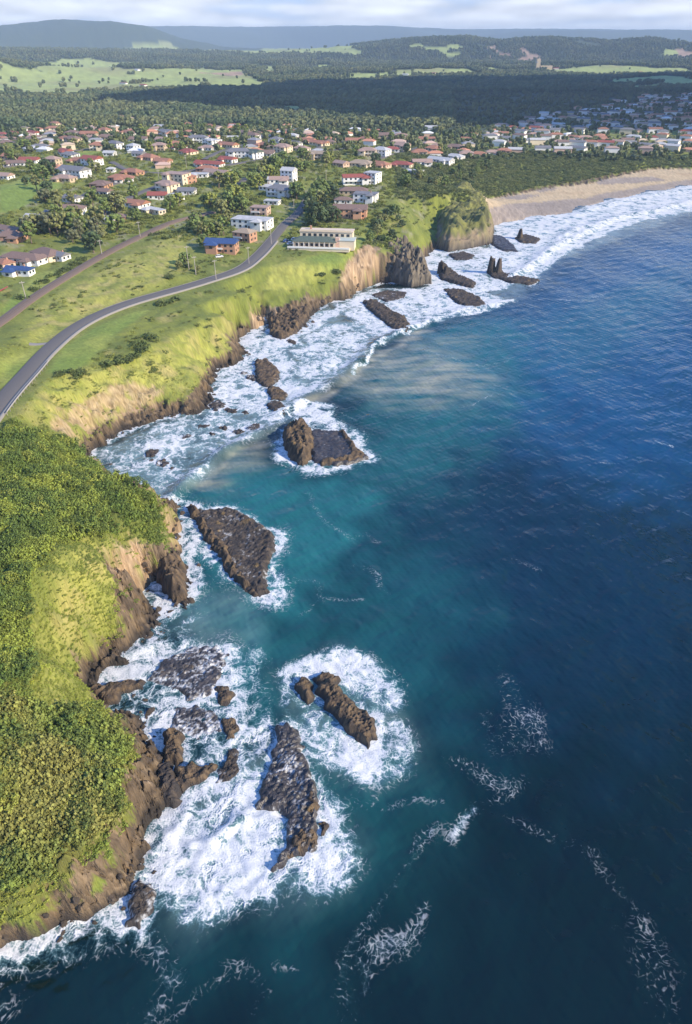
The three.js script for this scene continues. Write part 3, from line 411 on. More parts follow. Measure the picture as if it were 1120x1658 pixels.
// fallen blocks along the foot of the cliffs
{
  const base = new THREE.IcosahedronGeometry(1, 2), p = base.attributes.position, seen2 = new Map(); for (let i = 0; i < p.count; i++) { const v = new THREE.Vector3().fromBufferAttribute(p, i), k = v.toArray().map((q) => q.toFixed(2)).join(), [id] = cellNoise(v.x * 1.6 + 5, v.z * 1.6 + v.y * 1.3); const s = seen2.get(k) ?? 0.7 + 0.45 * id + 0.12 * noise(v.x * 3, v.z * 3 + v.y * 2); seen2.set(k, s); v.multiplyScalar(s); p.setXYZ(i, v.x, v.y * 0.75, v.z); }
  base.computeVertexNormals();
  const R = rng(808), list = [], line = dense(coastW.slice(3, coastW.length - 8), 0.55);
  for (const [x, z] of line) { if (fbm(x * 0.05, z * 0.05, 2) < -0.15 || R() < 0.3) continue; const a = R() * 6.28, d = R() * R() * 5.5, px = x + Math.cos(a) * d, pz = z + Math.sin(a) * d, y = Math.max(-0.2, ground(px, pz)); if (y > 4.5) continue; const s = 0.3 + 1.1 * R() * R() * R() + 0.25 * R(); list.push([px, y - s * 0.1, pz, s, R()]); }
  const m = new THREE.InstancedMesh(base, new THREE.MeshStandardMaterial({ roughness: 0.75, bumpMap: reliefTexture(), bumpScale: 0.2 }), list.length), M = new THREE.Matrix4(), q = new THREE.Quaternion(), e = new THREE.Euler(), c = new THREE.Color();
  list.forEach(([x, y, z, s, t], i) => { M.compose(new THREE.Vector3(x, y, z), q.setFromEuler(e.set(t * 3, t * 20, t * 7)), new THREE.Vector3(s, s * (0.6 + 0.5 * t), s * 1.15)); m.setMatrixAt(i, M); const k = 0.6 + 0.9 * t; m.setColorAt(i, c.setRGB(0.07 * k, 0.053 * k, 0.038 * k)); });
  m.name = 'fallen_boulders'; m.userData = { kind: 'stuff', label: 'dark fallen blocks along the foot of the cliffs', category: 'boulders' }; m.castShadow = m.receiveShadow = true; scene.add(m); console.log('boulders', list.length);
}
console.log('rocks');

// ---------------------------------------------------------------- the sea: foam, silt, depth and painted sky reflection on a 1 m grid
const SX0 = -170, SZ0 = -1010, SW = 900, SH = 1010;
const mkField = () => new Float32Array(SW * SH);
const foamF = mkField(), tealF = mkField(), siltF = mkField(), boreF = mkField(), milkF = mkField(), skyReflF = mkField();
function blurF(m, r) { const t = new Float32Array(m.length), n = 2 * r + 1; for (let j = 0; j < SH; j++) { let s = 0; const o = j * SW; for (let i = -r; i <= r; i++) s += m[o + clamp(i, 0, SW - 1)]; for (let i = 0; i < SW; i++) { t[o + i] = s / n; s += m[o + Math.min(SW - 1, i + r + 1)] - m[o + Math.max(0, i - r)]; } } for (let i = 0; i < SW; i++) { let s = 0; for (let j = -r; j <= r; j++) s += t[clamp(j, 0, SH - 1) * SW + i]; for (let j = 0; j < SH; j++) { m[j * SW + i] = s / n; s += t[Math.min(SH - 1, j + r + 1) * SW + i] - t[Math.max(0, j - r) * SW + i]; } } }
function patch(F, poly, val, soft) {                                  // a patch of foam, silt ... with a soft rim of so many metres
  const t = mkField(); fillPoly(poly.map(([u, v]) => at(u, v)), SW, SH, SX0, SZ0, 1, (i) => { t[i] = val; });
  blurF(t, soft); blurF(t, Math.max(1, soft >> 1));
  for (let i = 0; i < t.length; i++) if (t[i] > F[i]) F[i] = t[i];
}
const streak = (F, line, half, val, signed) => streakW(F, line.map(([u, v]) => at(u, v)), half, val, signed);
function streakW(F, w, half, val, signed) {                           // a strand along a line; signed: steep on one side
  const m = half * 3 + 3;
  for (let i = 0; i + 1 < w.length; i++) {
    const [ax, az] = w[i], [bx, bz] = w[i + 1], dx = bx - ax, dz = bz - az, L = Math.hypot(dx, dz);
    const i0 = Math.max(0, Math.floor(Math.min(ax, bx) - m - SX0)), i1 = Math.min(SW - 1, Math.ceil(Math.max(ax, bx) + m - SX0)), j0 = Math.max(0, Math.floor(Math.min(az, bz) - m - SZ0)), j1 = Math.min(SH - 1, Math.ceil(Math.max(az, bz) + m - SZ0));
    for (let j = j0; j <= j1; j++) for (let q = i0; q <= i1; q++) {
      const px = SX0 + q + 0.5 - ax, pz = SZ0 + j + 0.5 - az, t = clamp((px * dx + pz * dz) / (L * L)), ex = px - t * dx, ez = pz - t * dz, d = Math.hypot(ex, ez), side = dx * ez - dz * ex;
      const hf = signed && side * signed < 0 ? half * 0.4 : half, k = val * Math.exp(-(d * d) / (hf * hf) * 1.2), n = j * SW + q;
      if (k > F[n]) F[n] = k;
    }
  }
}
// foam
for (const [d, soft, p] of [
  [0.92, 2, [[205, 1475], [240, 1400], [232, 1340], [290, 1290], [385, 1270], [430, 1200], [470, 1170], [520, 1215], [500, 1250], [540, 1290], [575, 1310], [560, 1350], [585, 1390], [545, 1430], [520, 1455], [470, 1440], [440, 1475], [380, 1495], [330, 1505], [270, 1480], [230, 1485]]],
  [0.9, 2, [[440, 1150], [445, 1110], [455, 1075], [520, 1050], [570, 1050], [610, 1080], [655, 1105], [662, 1150], [640, 1165], [600, 1150], [570, 1120], [500, 1090], [470, 1120], [480, 1170]]],
  [0.85, 2, [[480, 1170], [520, 1130], [560, 1180], [600, 1210], [630, 1170], [665, 1165], [687, 1195], [685, 1235], [650, 1240], [662, 1200], [640, 1190], [620, 1225], [590, 1270], [540, 1245], [510, 1230]]],
  [0.68, 2, [[590, 1230], [640, 1190], [680, 1200], [680, 1240], [650, 1255], [590, 1272]]],
  [0.8, 2, [[135, 1105], [160, 1070], [220, 1042], [280, 1032], [340, 1036], [370, 1040], [405, 1080], [412, 1120], [395, 1180], [385, 1265], [330, 1240], [300, 1190], [255, 1230], [235, 1155], [190, 1145]]],
  [0.7, 2, [[380, 1060], [420, 1040], [440, 1060], [420, 1120], [440, 1170], [400, 1260], [380, 1240], [400, 1120]]],
  [0.92, 1, [[228, 940], [245, 930], [275, 965], [305, 975], [315, 930], [290, 880], [298, 838], [325, 860], [330, 920], [335, 960], [320, 985], [290, 1000], [262, 1022], [200, 1056], [140, 1100], [130, 1095], [250, 1000]]],
  [0.85, 3, [[200, 1070], [262, 1030], [300, 1000], [350, 985], [330, 1020], [270, 1045], [180, 1090]]],
  [0.74, 3, [[318, 855], [345, 900], [378, 950], [395, 985], [440, 990], [472, 960], [470, 915], [452, 870], [430, 835], [380, 815], [320, 818]]],
  [0.75, 2, [[420, 945], [445, 900], [470, 930], [470, 960], [440, 985], [400, 975]]],
  [0.45, 2, [[-40, 1560], [20, 1600], [40, 1640], [20, 1680], [-60, 1680]]],
  [0.62, 3, [[150, 730], [250, 684], [340, 658], [450, 640], [470, 680], [440, 700], [370, 735], [310, 790], [285, 805], [200, 790]]],
  [0.86, 2, [[340, 668], [342, 610], [352, 595], [400, 577], [430, 600], [470, 640], [466, 668], [440, 690], [400, 668]]],
  [0.92, 2, [[376, 560], [376, 545], [420, 515], [440, 548], [500, 515], [550, 490], [575, 495], [500, 540], [470, 570], [480, 620], [520, 625], [470, 665], [430, 610], [400, 580]]],
  [0.8, 3, [[470, 570], [520, 525], [590, 520], [640, 540], [600, 560], [580, 590], [520, 635], [480, 630]]],
  [0.88, 2, [[560, 490], [600, 465], [690, 468], [720, 500], [800, 502], [820, 490], [800, 480], [690, 455], [690, 528], [640, 545], [600, 535], [560, 510]]],
  [0.9, 2, [[440, 730], [452, 750], [500, 768], [560, 765], [612, 745], [600, 715], [565, 690], [530, 655], [480, 648], [465, 690], [445, 715]]],
  [0.92, 2, [[668, 500], [690, 525], [740, 512], [800, 505], [826, 490], [790, 470], [840, 462], [870, 452], [900, 425], [955, 390], [1050, 355], [1140, 340], [1140, 296], [1025, 315], [960, 329], [925, 343], [860, 350], [800, 364], [790, 400], [700, 395], [676, 425], [700, 465], [640, 470]]],
]) patch(foamF, p, d, soft);
for (const [half, d, p] of [
  [2.2, 0.95, [[-60, 1570], [0, 1540], [46, 1520], [104, 1502], [160, 1484], [215, 1492]]], [5, 0.62, [[0, 1552], [80, 1518], [150, 1500], [230, 1500]]],
  [3.5, 0.95, [[1160, 316], [1075, 336], [1010, 350], [935, 370], [905, 386]]], [4, 0.95, [[1120, 303], [1020, 320], [960, 336], [930, 348]]], [3.5, 0.95, [[1000, 350], [900, 398], [860, 428], [830, 448]]], [3, 0.95, [[830, 487], [790, 497], [740, 504]]], [1.5, 0.85, [[700, 522], [660, 538], [620, 555], [600, 568], [592, 586], [568, 608]]], [2, 0.9, [[143, 745], [149, 724], [176, 712], [201, 698], [249, 682], [297, 670], [337, 660]]],
  [2.5, 0.42, [[695, 1345], [650, 1420], [612, 1490], [570, 1580], [545, 1658], [520, 1750]]], [2, 0.4, [[690, 1460], [670, 1500], [630, 1560], [570, 1640]]], [2.6, 0.42, [[640, 1530], [600, 1570], [590, 1620]]],
  [5, 0.34, [[820, 1110], [850, 1150], [845, 1190], [870, 1210]]], [4, 0.36, [[790, 1170], [810, 1200], [850, 1210]]], [3, 0.36, [[750, 1240], [790, 1260], [830, 1270]]], [2.8, 0.56, [[725, 1355], [745, 1330], [775, 1315]]], [2, 0.36, [[775, 1315], [820, 1290], [838, 1275]]],
  [2, 0.34, [[620, 1310], [660, 1300], [700, 1295]]], [2.2, 0.33, [[840, 1322], [900, 1350], [960, 1380], [1000, 1430], [1030, 1490], [1055, 1560], [1075, 1640], [1090, 1720]]], [4, 0.3, [[1030, 1490], [1060, 1580], [1070, 1660]]],
  [2, 0.42, [[585, 915], [610, 930], [640, 955]]], [1.6, 0.36, [[480, 990], [530, 975], [580, 965]]], [2, 0.35, [[440, 960], [500, 940], [530, 980]]], [1.8, 0.3, [[830, 905], [870, 922]]], [1.3, 0.6, [[1052, 712], [1078, 722]]], [1.5, 0.32, [[970, 750], [1000, 750]]],
  [1.6, 0.4, [[770, 655], [795, 640], [808, 615]]], [1.5, 0.3, [[690, 655], [730, 660], [770, 655]]], [2, 0.36, [[730, 545], [800, 545], [810, 560]]], [1.8, 0.34, [[520, 660], [600, 680]]], [2, 0.33, [[490, 800], [520, 830], [560, 870]]], [2, 0.33, [[560, 870], [600, 865], [612, 880]]],
  [2.5, 0.4, [[230, 1500], [270, 1540], [250, 1600], [200, 1658]]], [3, 0.44, [[240, 1540], [290, 1560], [260, 1575]]], [2, 0.34, [[380, 1570], [430, 1610], [400, 1650]]], [1.2, 0.36, [[440, 1555], [490, 1550]]], [2.4, 0.3, [[200, 1655], [260, 1640], [330, 1600], [400, 1590]]],
  [2.4, 0.36, [[690, 570], [780, 590], [830, 580]]], [3, 0.4, [[850, 480], [930, 490], [1000, 470]]], [3, 0.36, [[900, 440], [980, 460]]], [1.5, 0.3, [[700, 760], [760, 775]]], [1.5, 0.3, [[880, 545], [882, 570]]], [2.5, 0.38, [[640, 1190], [650, 1100], [600, 1060]]], [2, 0.34, [[560, 1290], [600, 1310], [610, 1280]]],
]) streak(foamF, p, half > 2.9 || d > 0.6 ? half : half * 0.7, d);
// greener, clearer water over the shelf; silt; milky water full of bubbles
for (const [d, soft, p] of [[1, 10, [[140, 740], [300, 800], [420, 720], [470, 760], [640, 770], [620, 860], [560, 900], [500, 990], [470, 1060], [430, 1110], [400, 1230], [300, 1050], [330, 960], [320, 830], [280, 810], [140, 780]]], [0.75, 14, [[560, 610], [720, 520], [860, 520], [860, 640], [780, 720], [660, 820], [520, 820], [600, 700]]], [0.55, 14, [[500, 950], [700, 840], [760, 1000], [700, 1120], [700, 1300], [600, 1450], [400, 1530], [200, 1500], [420, 1300], [480, 1100]]], [0.4, 16, [[860, 520], [1000, 470], [1120, 420], [1120, 480], [900, 640]]]]) patch(tealF, p, d, soft);
for (const [d, soft, p] of [[0.62, 9, [[560, 612], [600, 580], [660, 555], [720, 570], [790, 600], [800, 630], [740, 655], [650, 655], [590, 640]]], [0.4, 5, [[690, 545], [760, 545], [800, 555], [720, 565]]], [0.55, 4, [[310, 800], [360, 755], [430, 722], [440, 735], [400, 770], [340, 800]]], [0.9, 2, [[460, 672], [500, 650], [560, 612], [600, 575], [690, 528], [690, 540], [620, 580], [580, 615], [520, 650]]], [0.7, 2, [[300, 798], [340, 762], [380, 738], [440, 706], [445, 714], [385, 750], [320, 800]]]]) patch(siltF, p, d, soft);
for (const [d, soft, p] of [[0.9, 3, [[143, 740], [250, 684], [340, 658], [450, 640], [465, 680], [440, 700], [370, 735], [300, 798], [285, 808], [200, 792]]], [0.9, 3, [[345, 640], [350, 600], [380, 560], [450, 540], [520, 500], [600, 465], [690, 470], [690, 525], [600, 560], [560, 605], [500, 645], [465, 665]]], [0.85, 4, [[800, 366], [925, 345], [1120, 300], [1120, 345], [900, 425], [830, 490], [690, 520], [690, 400]]], [0.45, 4, [[240, 1400], [300, 1280], [430, 1200], [560, 1340], [540, 1430], [300, 1500]]], [0.4, 4, [[270, 1040], [320, 950], [380, 960], [430, 1000], [420, 1060]]], [0.4, 4, [[450, 1080], [560, 1050], [680, 1170], [680, 1240], [560, 1260], [470, 1170]]]]) patch(milkF, p, d, soft);
patch(skyReflF, [[700, 560], [820, 500], [900, 440], [1000, 390], [1300, 340], [1500, 500], [1400, 700], [1150, 860], [900, 780], [780, 700]], 1, 30);  // sky reflection on the far sea, painted into the water colour
patch(skyReflF, [[480, 1000], [700, 640], [1200, 640], [1400, 900], [1300, 1100], [900, 1180], [650, 1120]], 0.26, 26);  // fainter spread of the same painted sky blue towards the middle
// wash along the shore and round every rock
streak(foamF, COAST.slice(3, -1), 3.4, 0.86); streak(foamF, COAST.slice(3, 50), 7, 0.5);
for (const p of rockFeet) { const c = [...p, p[0]]; streakW(foamF, c, 3, 0.82); streakW(foamF, c, 6, 0.45); }
// breaking waves: ridges of water, steep on the shore side
for (const [half, h, p, s] of [[4.5, 2.1, [[700, 520], [660, 536], [620, 552], [598, 566], [588, 584], [566, 604], [535, 626], [500, 645], [462, 668]], 1], [4, 2.2, [[448, 694], [410, 708], [370, 730], [335, 756], [300, 790], [286, 806]], 1], [5, 2.4, [[1160, 318], [1075, 338], [1010, 352], [935, 372], [905, 388]], 1], [5, 1.2, [[1120, 305], [1020, 322], [960, 338], [930, 350]], 1], [5, 1.3, [[830, 488], [790, 498], [740, 505]], 1], [5, 2.2, [[1000, 352], [900, 400], [860, 430], [830, 450]], 1], [1.6, 0.7, [[470, 1345], [430, 1330], [390, 1330], [350, 1360], [330, 1390]], 1], [1.4, 0.6, [[310, 1300], [290, 1340], [250, 1380]], 1], [2, 0.8, [[200, 1062], [260, 1040], [320, 1036]], 1]]) streak(boreF, p, half, h, s);
const fieldAt = (F, x, z) => { const fx = clamp(x - SX0 - 0.5, 0, SW - 1.001), fz = clamp(z - SZ0 - 0.5, 0, SH - 1.001), i = fx | 0, j = fz | 0, a = fx - i, b = fz - j, k = j * SW + i; return (F[k] * (1 - a) + F[k + 1] * a) * (1 - b) + (F[k + SW] * (1 - a) + F[k + SW + 1] * a) * b; };
function seaH(x, z) {
  const out = x < SX0 || z < SZ0 || x > SX0 + SW || z > SZ0 + SH, f = out ? 0 : fieldAt(foamF, x, z);
  let h = 0.30 * Math.sin(x * 0.11 - z * 0.035 + 2.2 * noise(x * 0.012, z * 0.012)) + 0.22 * noise(x * 0.075, z * 0.14) + 0.17 * noise(x * 0.19 + 7, z * 0.3);
  h += 0.1 * noise(x * 0.45, z * 0.62) * (1 + 1.5 * f);
  if (!out) h += fieldAt(boreF, x, z) * (0.8 + 0.4 * noise(x * 0.12, z * 0.12)) + 0.25 * f * (0.5 + fbm(x * 0.35, z * 0.35, 3));
  return h;
}
const WATER = { deep: [0.001, 0.0105, 0.0125], blue: [0.004, 0.055, 0.13], teal: [0.014, 0.115, 0.122], silt: [0.38, 0.36, 0.26], milk: [0.24, 0.32, 0.31], foam: [0.72, 0.725, 0.72], thin: [0.16, 0.33, 0.37] };  // the blue entry is sky reflection put into the base colour
const RIPPLE = ripples();
function seaTexture(x0, x1, z0, z1, W, H) {
  const data = new Uint8Array(W * H * 4), ro = new Uint8Array(W * H * 4), bu = new Uint8Array(W * H * 4), enc = new Uint8Array(4097);
  for (let i = 0; i <= 4096; i++) { const l = i / 4096; enc[i] = Math.round(255 * (l <= 0.0031308 ? 12.92 * l : 1.055 * Math.pow(l, 1 / 2.4) - 0.055)); }
  const fine = (x1 - x0) / W < 0.15, mid = (x1 - x0) / W < 0.3;
  for (let j = 0; j < H; j++) for (let i = 0; i < W; i++) {
    const x = x0 + (i + 0.5) / W * (x1 - x0), z = z0 + (j + 0.5) / H * (z1 - z0), q = (j * W + i) * 4;
    let r = 0.06, foam = 0, fluff = 0, c0 = WATER.deep[0], c1 = WATER.deep[1], c2 = WATER.deep[2];
    const inF = x > SX0 && z > SZ0 && x < SX0 + SW && z < SZ0 + SH;
    if (inF && gridH(x, z) < 6) {
      const wx = noise(x * 0.09, z * 0.09), wz = noise(x * 0.09 + 31, z * 0.09);
      const f = fieldAt(foamF, x + 3 * wx, z + 3 * wz), t = fieldAt(tealF, x + 9 * wx, z + 9 * wz), si = fieldAt(siltF, x + 4 * wx, z + 4 * wz), mk = fieldAt(milkF, x + 3 * wx, z + 3 * wz);
      const mott = 0.5 + 0.5 * fbm(x * 0.06, z * 0.06, 3);
      const tt = t * (0.7 + 0.5 * mott), bl = fieldAt(skyReflF, x + 14 * wx, z + 14 * wz) * (0.75 + 0.5 * mott);
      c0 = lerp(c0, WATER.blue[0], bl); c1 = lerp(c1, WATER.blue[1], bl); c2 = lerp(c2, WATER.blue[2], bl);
      c0 = lerp(c0, WATER.teal[0], tt); c1 = lerp(c1, WATER.teal[1], tt); c2 = lerp(c2, WATER.teal[2], tt);
      if (si > 0.01) { const k = clamp(si * (0.7 + 1.5 * fbm(x * 0.05 + z * 0.03, z * 0.16, 5))) * 0.8; c0 = lerp(c0, WATER.silt[0], k); c1 = lerp(c1, WATER.silt[1], k); c2 = lerp(c2, WATER.silt[2], k); }
      if (mk > 0.01) { const k = clamp(mk * (0.62 + 0.7 * fbm(x * 0.1 + 5, z * 0.1, 3))) * 0.8; c0 = lerp(c0, WATER.milk[0], k); c1 = lerp(c1, WATER.milk[1], k); c2 = lerp(c2, WATER.milk[2], k); }
      if (f > 0.04) {
        const w1 = 1.6 * noise(x * 0.22 + 3, z * 0.22), w2 = 1.6 * noise(x * 0.22, z * 0.22 + 19), lx = x + w1 + 0.5 * noise(x * 0.8, z * 0.8), lz = z + w2 + 0.5 * noise(x * 0.8 + 5, z * 0.8);
        const fq = fine ? 1 : mid ? 0.7 : 0.45, l1 = 1 - Math.abs(noise(lx * 0.3 * fq, lz * 0.3 * fq)) * 1.5, l2 = 0.55 + 0.5 * fbm(lx * 0.7 * fq + 9, lz * 0.7 * fq, fine ? 4 : 3), l3 = 1 - sstep(0, 0.42, cellNoise(lx * 0.95 * fq, lz * 0.95 * fq)[1]), b = fbm(x * 0.085 + 70, z * 0.085, 3), g3 = fine ? noise(x * 3.3, z * 3.3) + 0.7 * noise(x * 6.5, z * 6.5) : mid ? noise(x * 1.6, z * 1.6) : 0;
        const s = 0.32 * l1 + 0.54 * l2 + 0.17 * l3 + 0.4 * b + 0.13 * g3;
        const th = 1.0 - 0.74 * f;
        foam = sstep(th - 0.08, th + 0.3, s) * sstep(0.04, 0.2, f) * (0.38 + 0.62 * sstep(0.34, 0.62, f));
        foam = clamp(foam * (0.72 + 0.36 * l2 + 0.12 * g3)); fluff = 0.45 + 0.22 * l2 + 0.1 * l1 + 0.03 * g3;
        if (f < 0.5 && f > 0.16) foam = Math.max(foam, 0.42 * sstep(0.14, 0.36, f) * sstep(0.68, 1.02, 0.5 * l3 + 0.55 * (0.5 + fbm(x * 1.1, z * 1.1, 3)) + 0.5 * b));
        const thin = sstep(th - 0.35, th + 0.2, s) * sstep(0.25, 0.7, f) * 0.55;
        c0 = lerp(c0, WATER.thin[0], thin); c1 = lerp(c1, WATER.thin[1], thin); c2 = lerp(c2, WATER.thin[2], thin);
        const g = 0.78 + 0.2 * clamp(l2) + 0.07 * g3;
        c0 = lerp(c0, WATER.foam[0] * g, foam); c1 = lerp(c1, WATER.foam[1] * g, foam); c2 = lerp(c2, WATER.foam[2] * g, foam);
        r = 0.06 + 0.8 * foam;
      }
    }
    data[q] = enc[clamp(c0 * 4096, 0, 4096) | 0]; data[q + 1] = enc[clamp(c1 * 4096, 0, 4096) | 0]; data[q + 2] = enc[clamp(c2 * 4096, 0, 4096) | 0]; data[q + 3] = 255;
    ro[q] = ro[q + 1] = ro[q + 2] = r * 255; ro[q + 3] = 255;
    const rp = RIPPLE(x, z), hb = rp * (1 - foam) + foam * fluff; bu[q] = bu[q + 1] = bu[q + 2] = clamp(hb) * 255; bu[q + 3] = 255;
  }
  const mk = (d, srgb) => { const t = new THREE.DataTexture(d, W, H); if (srgb) t.colorSpace = THREE.SRGBColorSpace; t.magFilter = THREE.LinearFilter; t.minFilter = THREE.LinearFilter; t.needsUpdate = true; return t; };
  return [mk(data, true), mk(ro, false), mk(bu, false)];
}
function ripples() {                                                  // wind ripples
  const N = 1024, R = rng(5), ws = [];
  for (let i = 0; i < 60; i++) { const k = 5 + R() * R() * 80, a = 0.35 + (R() - 0.5) * 2.8; ws.push([Math.round(k * Math.cos(a)), Math.round(k * Math.sin(a)), R() * 6.28, Math.pow(k, -0.85)]); }
  const v = new Float32Array(N * N); let lo = 9, hi = -9;
  const cs = ws.map(([kx, ky, p]) => [Float32Array.from({ length: N }, (_, i) => Math.cos(2 * Math.PI * kx * i / N + p)), Float32Array.from({ length: N }, (_, i) => Math.sin(2 * Math.PI * kx * i / N + p)), Float32Array.from({ length: N }, (_, i) => Math.cos(2 * Math.PI * ky * i / N)), Float32Array.from({ length: N }, (_, i) => Math.sin(2 * Math.PI * ky * i / N))]);
  for (let j = 0; j < N; j++) for (let i = 0; i < N; i++) { let s = 0; for (let w = 0; w < ws.length; w++) { const c = cs[w]; s += ws[w][3] * (c[0][i] * c[2][j] - c[1][i] * c[3][j]); } v[j * N + i] = s; if (s < lo) lo = s; if (s > hi) hi = s; }
  for (let i = 0; i < N * N; i++) v[i] = (v[i] - lo) / (hi - lo);
  const T = N / 56; return (x, z) => { const fx = x * T, fz = z * T, a = Math.floor(fx), b = Math.floor(fz), p = fx - a, q = fz - b, i = a & 1023, j = b & 1023, i1 = (i + 1) & 1023, j1 = (j + 1) & 1023; return (v[j * N + i] * (1 - p) + v[j * N + i1] * p) * (1 - q) + (v[j1 * N + i] * (1 - p) + v[j1 * N + i1] * p) * q; };
}
{
  const sa = []; for (let i = 0; i <= 620; i++) sa.push((-78 + 156 * i / 620) * D2R);
  const sr = []; { let r = 4; while (r < 14000) { sr.push(r); r *= r < 60 ? 1.045 : r < 1300 ? 1.0078 : 1.08; } }
  const g = fanGrid(sa, sr, seaH, (p, a, b, c, d) => { for (const k of [a, b, c, d]) { const x = p[k * 3], z = p[k * 3 + 2]; if (x < DX0 || z < DZ0 || z > DZ0 + DH * CELL || x > DX0 + DW * CELL) { if (x > 300 && z > -x * 2) return true; if (z > -60 && x > -80) return true; continue; } if (gridH(x, z) < 2.5) return true; } return false; });
  const rects = [[-85, 140, -195, -4], [-160, 285, -545, -190], [-170, 730, -1010, 0]];
  rects.forEach((R, n) => {
    const idx = [], map = new Map(), pos = [], uv = []; 
    const put = (k) => { if (!map.has(k)) { map.set(k, pos.length / 3); const x = g.pos[k * 3], z = g.pos[k * 3 + 2]; pos.push(x, g.pos[k * 3 + 1], z); uv.push(clamp((x - R[0]) / (R[1] - R[0]), 0.001, 0.999), clamp((z - R[2]) / (R[3] - R[2]), 0.001, 0.999)); } return map.get(k); };
    for (let t = 0; t < g.idx.length; t += 3) {
      const a = g.idx[t], x = g.pos[a * 3], z = g.pos[a * 3 + 2], which = rects.findIndex((q) => x > q[0] + 4 && x < q[1] - 4 && z > q[2] + 4 && z < q[3] - 1);
      if ((which < 0 ? 2 : which) === n) idx.push(put(a), put(g.idx[t + 1]), put(g.idx[t + 2]));
    }
    const geo = new THREE.BufferGeometry(); geo.setAttribute('position', new THREE.BufferAttribute(new Float32Array(pos), 3)); geo.setAttribute('uv', new THREE.BufferAttribute(new Float32Array(uv), 2)); geo.setIndex(idx); geo.computeVertexNormals();
    const [col, ro, bu] = seaTexture(...R, 2048, n === 2 ? 2048 : 2048);
    const m = new THREE.Mesh(geo, new THREE.MeshPhysicalMaterial({ map: col, roughnessMap: ro, roughness: 1, ior: 1.33, bumpMap: bu, bumpScale: n === 2 ? 0.34 : 0.5 }));
    m.name = n ? 'sea_00' + n : 'sea'; m.userData = { kind: 'structure' }; m.castShadow = m.receiveShadow = true; scene.add(m);
    console.log(m.name, idx.length / 3);
  });
}

// ---------------------------------------------------------------- roads, railway
function speckle(a, b, f, seed) { const N = 256, d = new Uint8Array(N * N * 4), R = rng(seed); for (let i = 0; i < N * N; i++) { const x = i % N, y = (i / N) | 0, n = clamp(0.5 + 0.28 * (R() - 0.5) + 0.3 * fbm(x * f, y * f, 3)); for (let k = 0; k < 3; k++) d[i * 4 + k] = 255 * Math.pow(lerp(a[k], b[k], n), 1 / 2.2); d[i * 4 + 3] = 255; } const t = new THREE.DataTexture(d, N, N); t.colorSpace = THREE.SRGBColorSpace; t.wrapS = t.wrapT = THREE.RepeatWrapping; t.magFilter = THREE.LinearFilter; t.needsUpdate = true; return t; }
const asphalt = new THREE.MeshStandardMaterial({ map: speckle([0.095, 0.086, 0.078], [0.155, 0.14, 0.127], 0.06, 1), roughness: 0.9 });
const concrete = new THREE.MeshStandardMaterial({ map: speckle([0.2, 0.185, 0.165], [0.3, 0.28, 0.25], 0.08, 2), roughness: 0.9 });
const ballast = new THREE.MeshStandardMaterial({ map: speckle([0.1, 0.075, 0.06], [0.24, 0.17, 0.13], 0.15, 3), roughness: 1 });
const railSteel = new THREE.MeshStandardMaterial({ color: new THREE.Color().setRGB(0.2, 0.15, 0.12), roughness: 0.5, metalness: 0.6 });
function ribbon(w, from, to, lift, depth) {                           // a strip along a line, with its own thickness
  const pos = [], uv = [], idx = []; let run = 0;
  for (let i = 0; i < w.length; i++) {
    const a = w[Math.max(0, i - 1)], b = w[Math.min(w.length - 1, i + 1)], L = Math.hypot(b[0] - a[0], b[1] - a[1]), nx = -(b[1] - a[1]) / L, nz = (b[0] - a[0]) / L;
    if (i) run += Math.hypot(w[i][0] - w[i - 1][0], w[i][1] - w[i - 1][1]);
    [[from, -depth], [from, 0], [to, 0], [to, -depth]].forEach(([o, dy]) => { pos.push(w[i][0] + nx * o, w[i][2] + lift + dy, w[i][1] + nz * o); uv.push((o + dy) / 6, run / 6); });
    if (i) { const k = (i - 1) * 4; for (let q = 0; q < 3; q++) idx.push(k + q, k + q + 1, k + q + 4, k + q + 1, k + q + 5, k + q + 4); }
  }
  const g = new THREE.BufferGeometry(); g.setAttribute('position', new THREE.BufferAttribute(new Float32Array(pos), 3)); g.setAttribute('uv', new THREE.BufferAttribute(new Float32Array(uv), 2)); g.setIndex(idx); g.computeVertexNormals(); return g;
}
function strip(name, geo, mat, parent) { const m = new THREE.Mesh(geo, mat); m.name = numbered(name); if (!parent) m.userData.kind = 'structure'; (parent || scene).add(shadows(m)); return m; }
strip('road', ribbon(coastRoad.w, -3.0, 3.0, 0.1, 1.2), asphalt);
{ const n = coastRoad.w.length, seg = coastRoad.w.slice(0, Math.floor(n * 0.62)); strip('footpath', ribbon(seg, 3.3, 4.6, 0.16, 1.2), concrete); strip('kerb', ribbon(coastRoad.w.slice(Math.floor(n * 0.3)), -3.3, -3.02, 0.2, 1.2), concrete); }
STREETS.forEach((s) => strip('street', ribbon(s.w, -2.9, 2.9, 0.12, 1.2), asphalt));
const track = strip('railway_bed', ribbon(railWay.w, -2.7, 2.7, 0.2, 1.4), ballast);
for (const s of [-0.78, 0.68]) strip('rail', ribbon(railWay.w, s, s + 0.1, 0.38, 0.16), railSteel, track);
strip('driveway', ribbon(smooth([[46, 553], [64, 553], [84, 553]].map(([u, v]) => { const p = pick(u, v); return [p[0], p[2], 0]; })).map((p) => [p[0], p[1], ground(p[0], p[1])]), -1.2, 1.2, 0.12, 0.5), concrete);
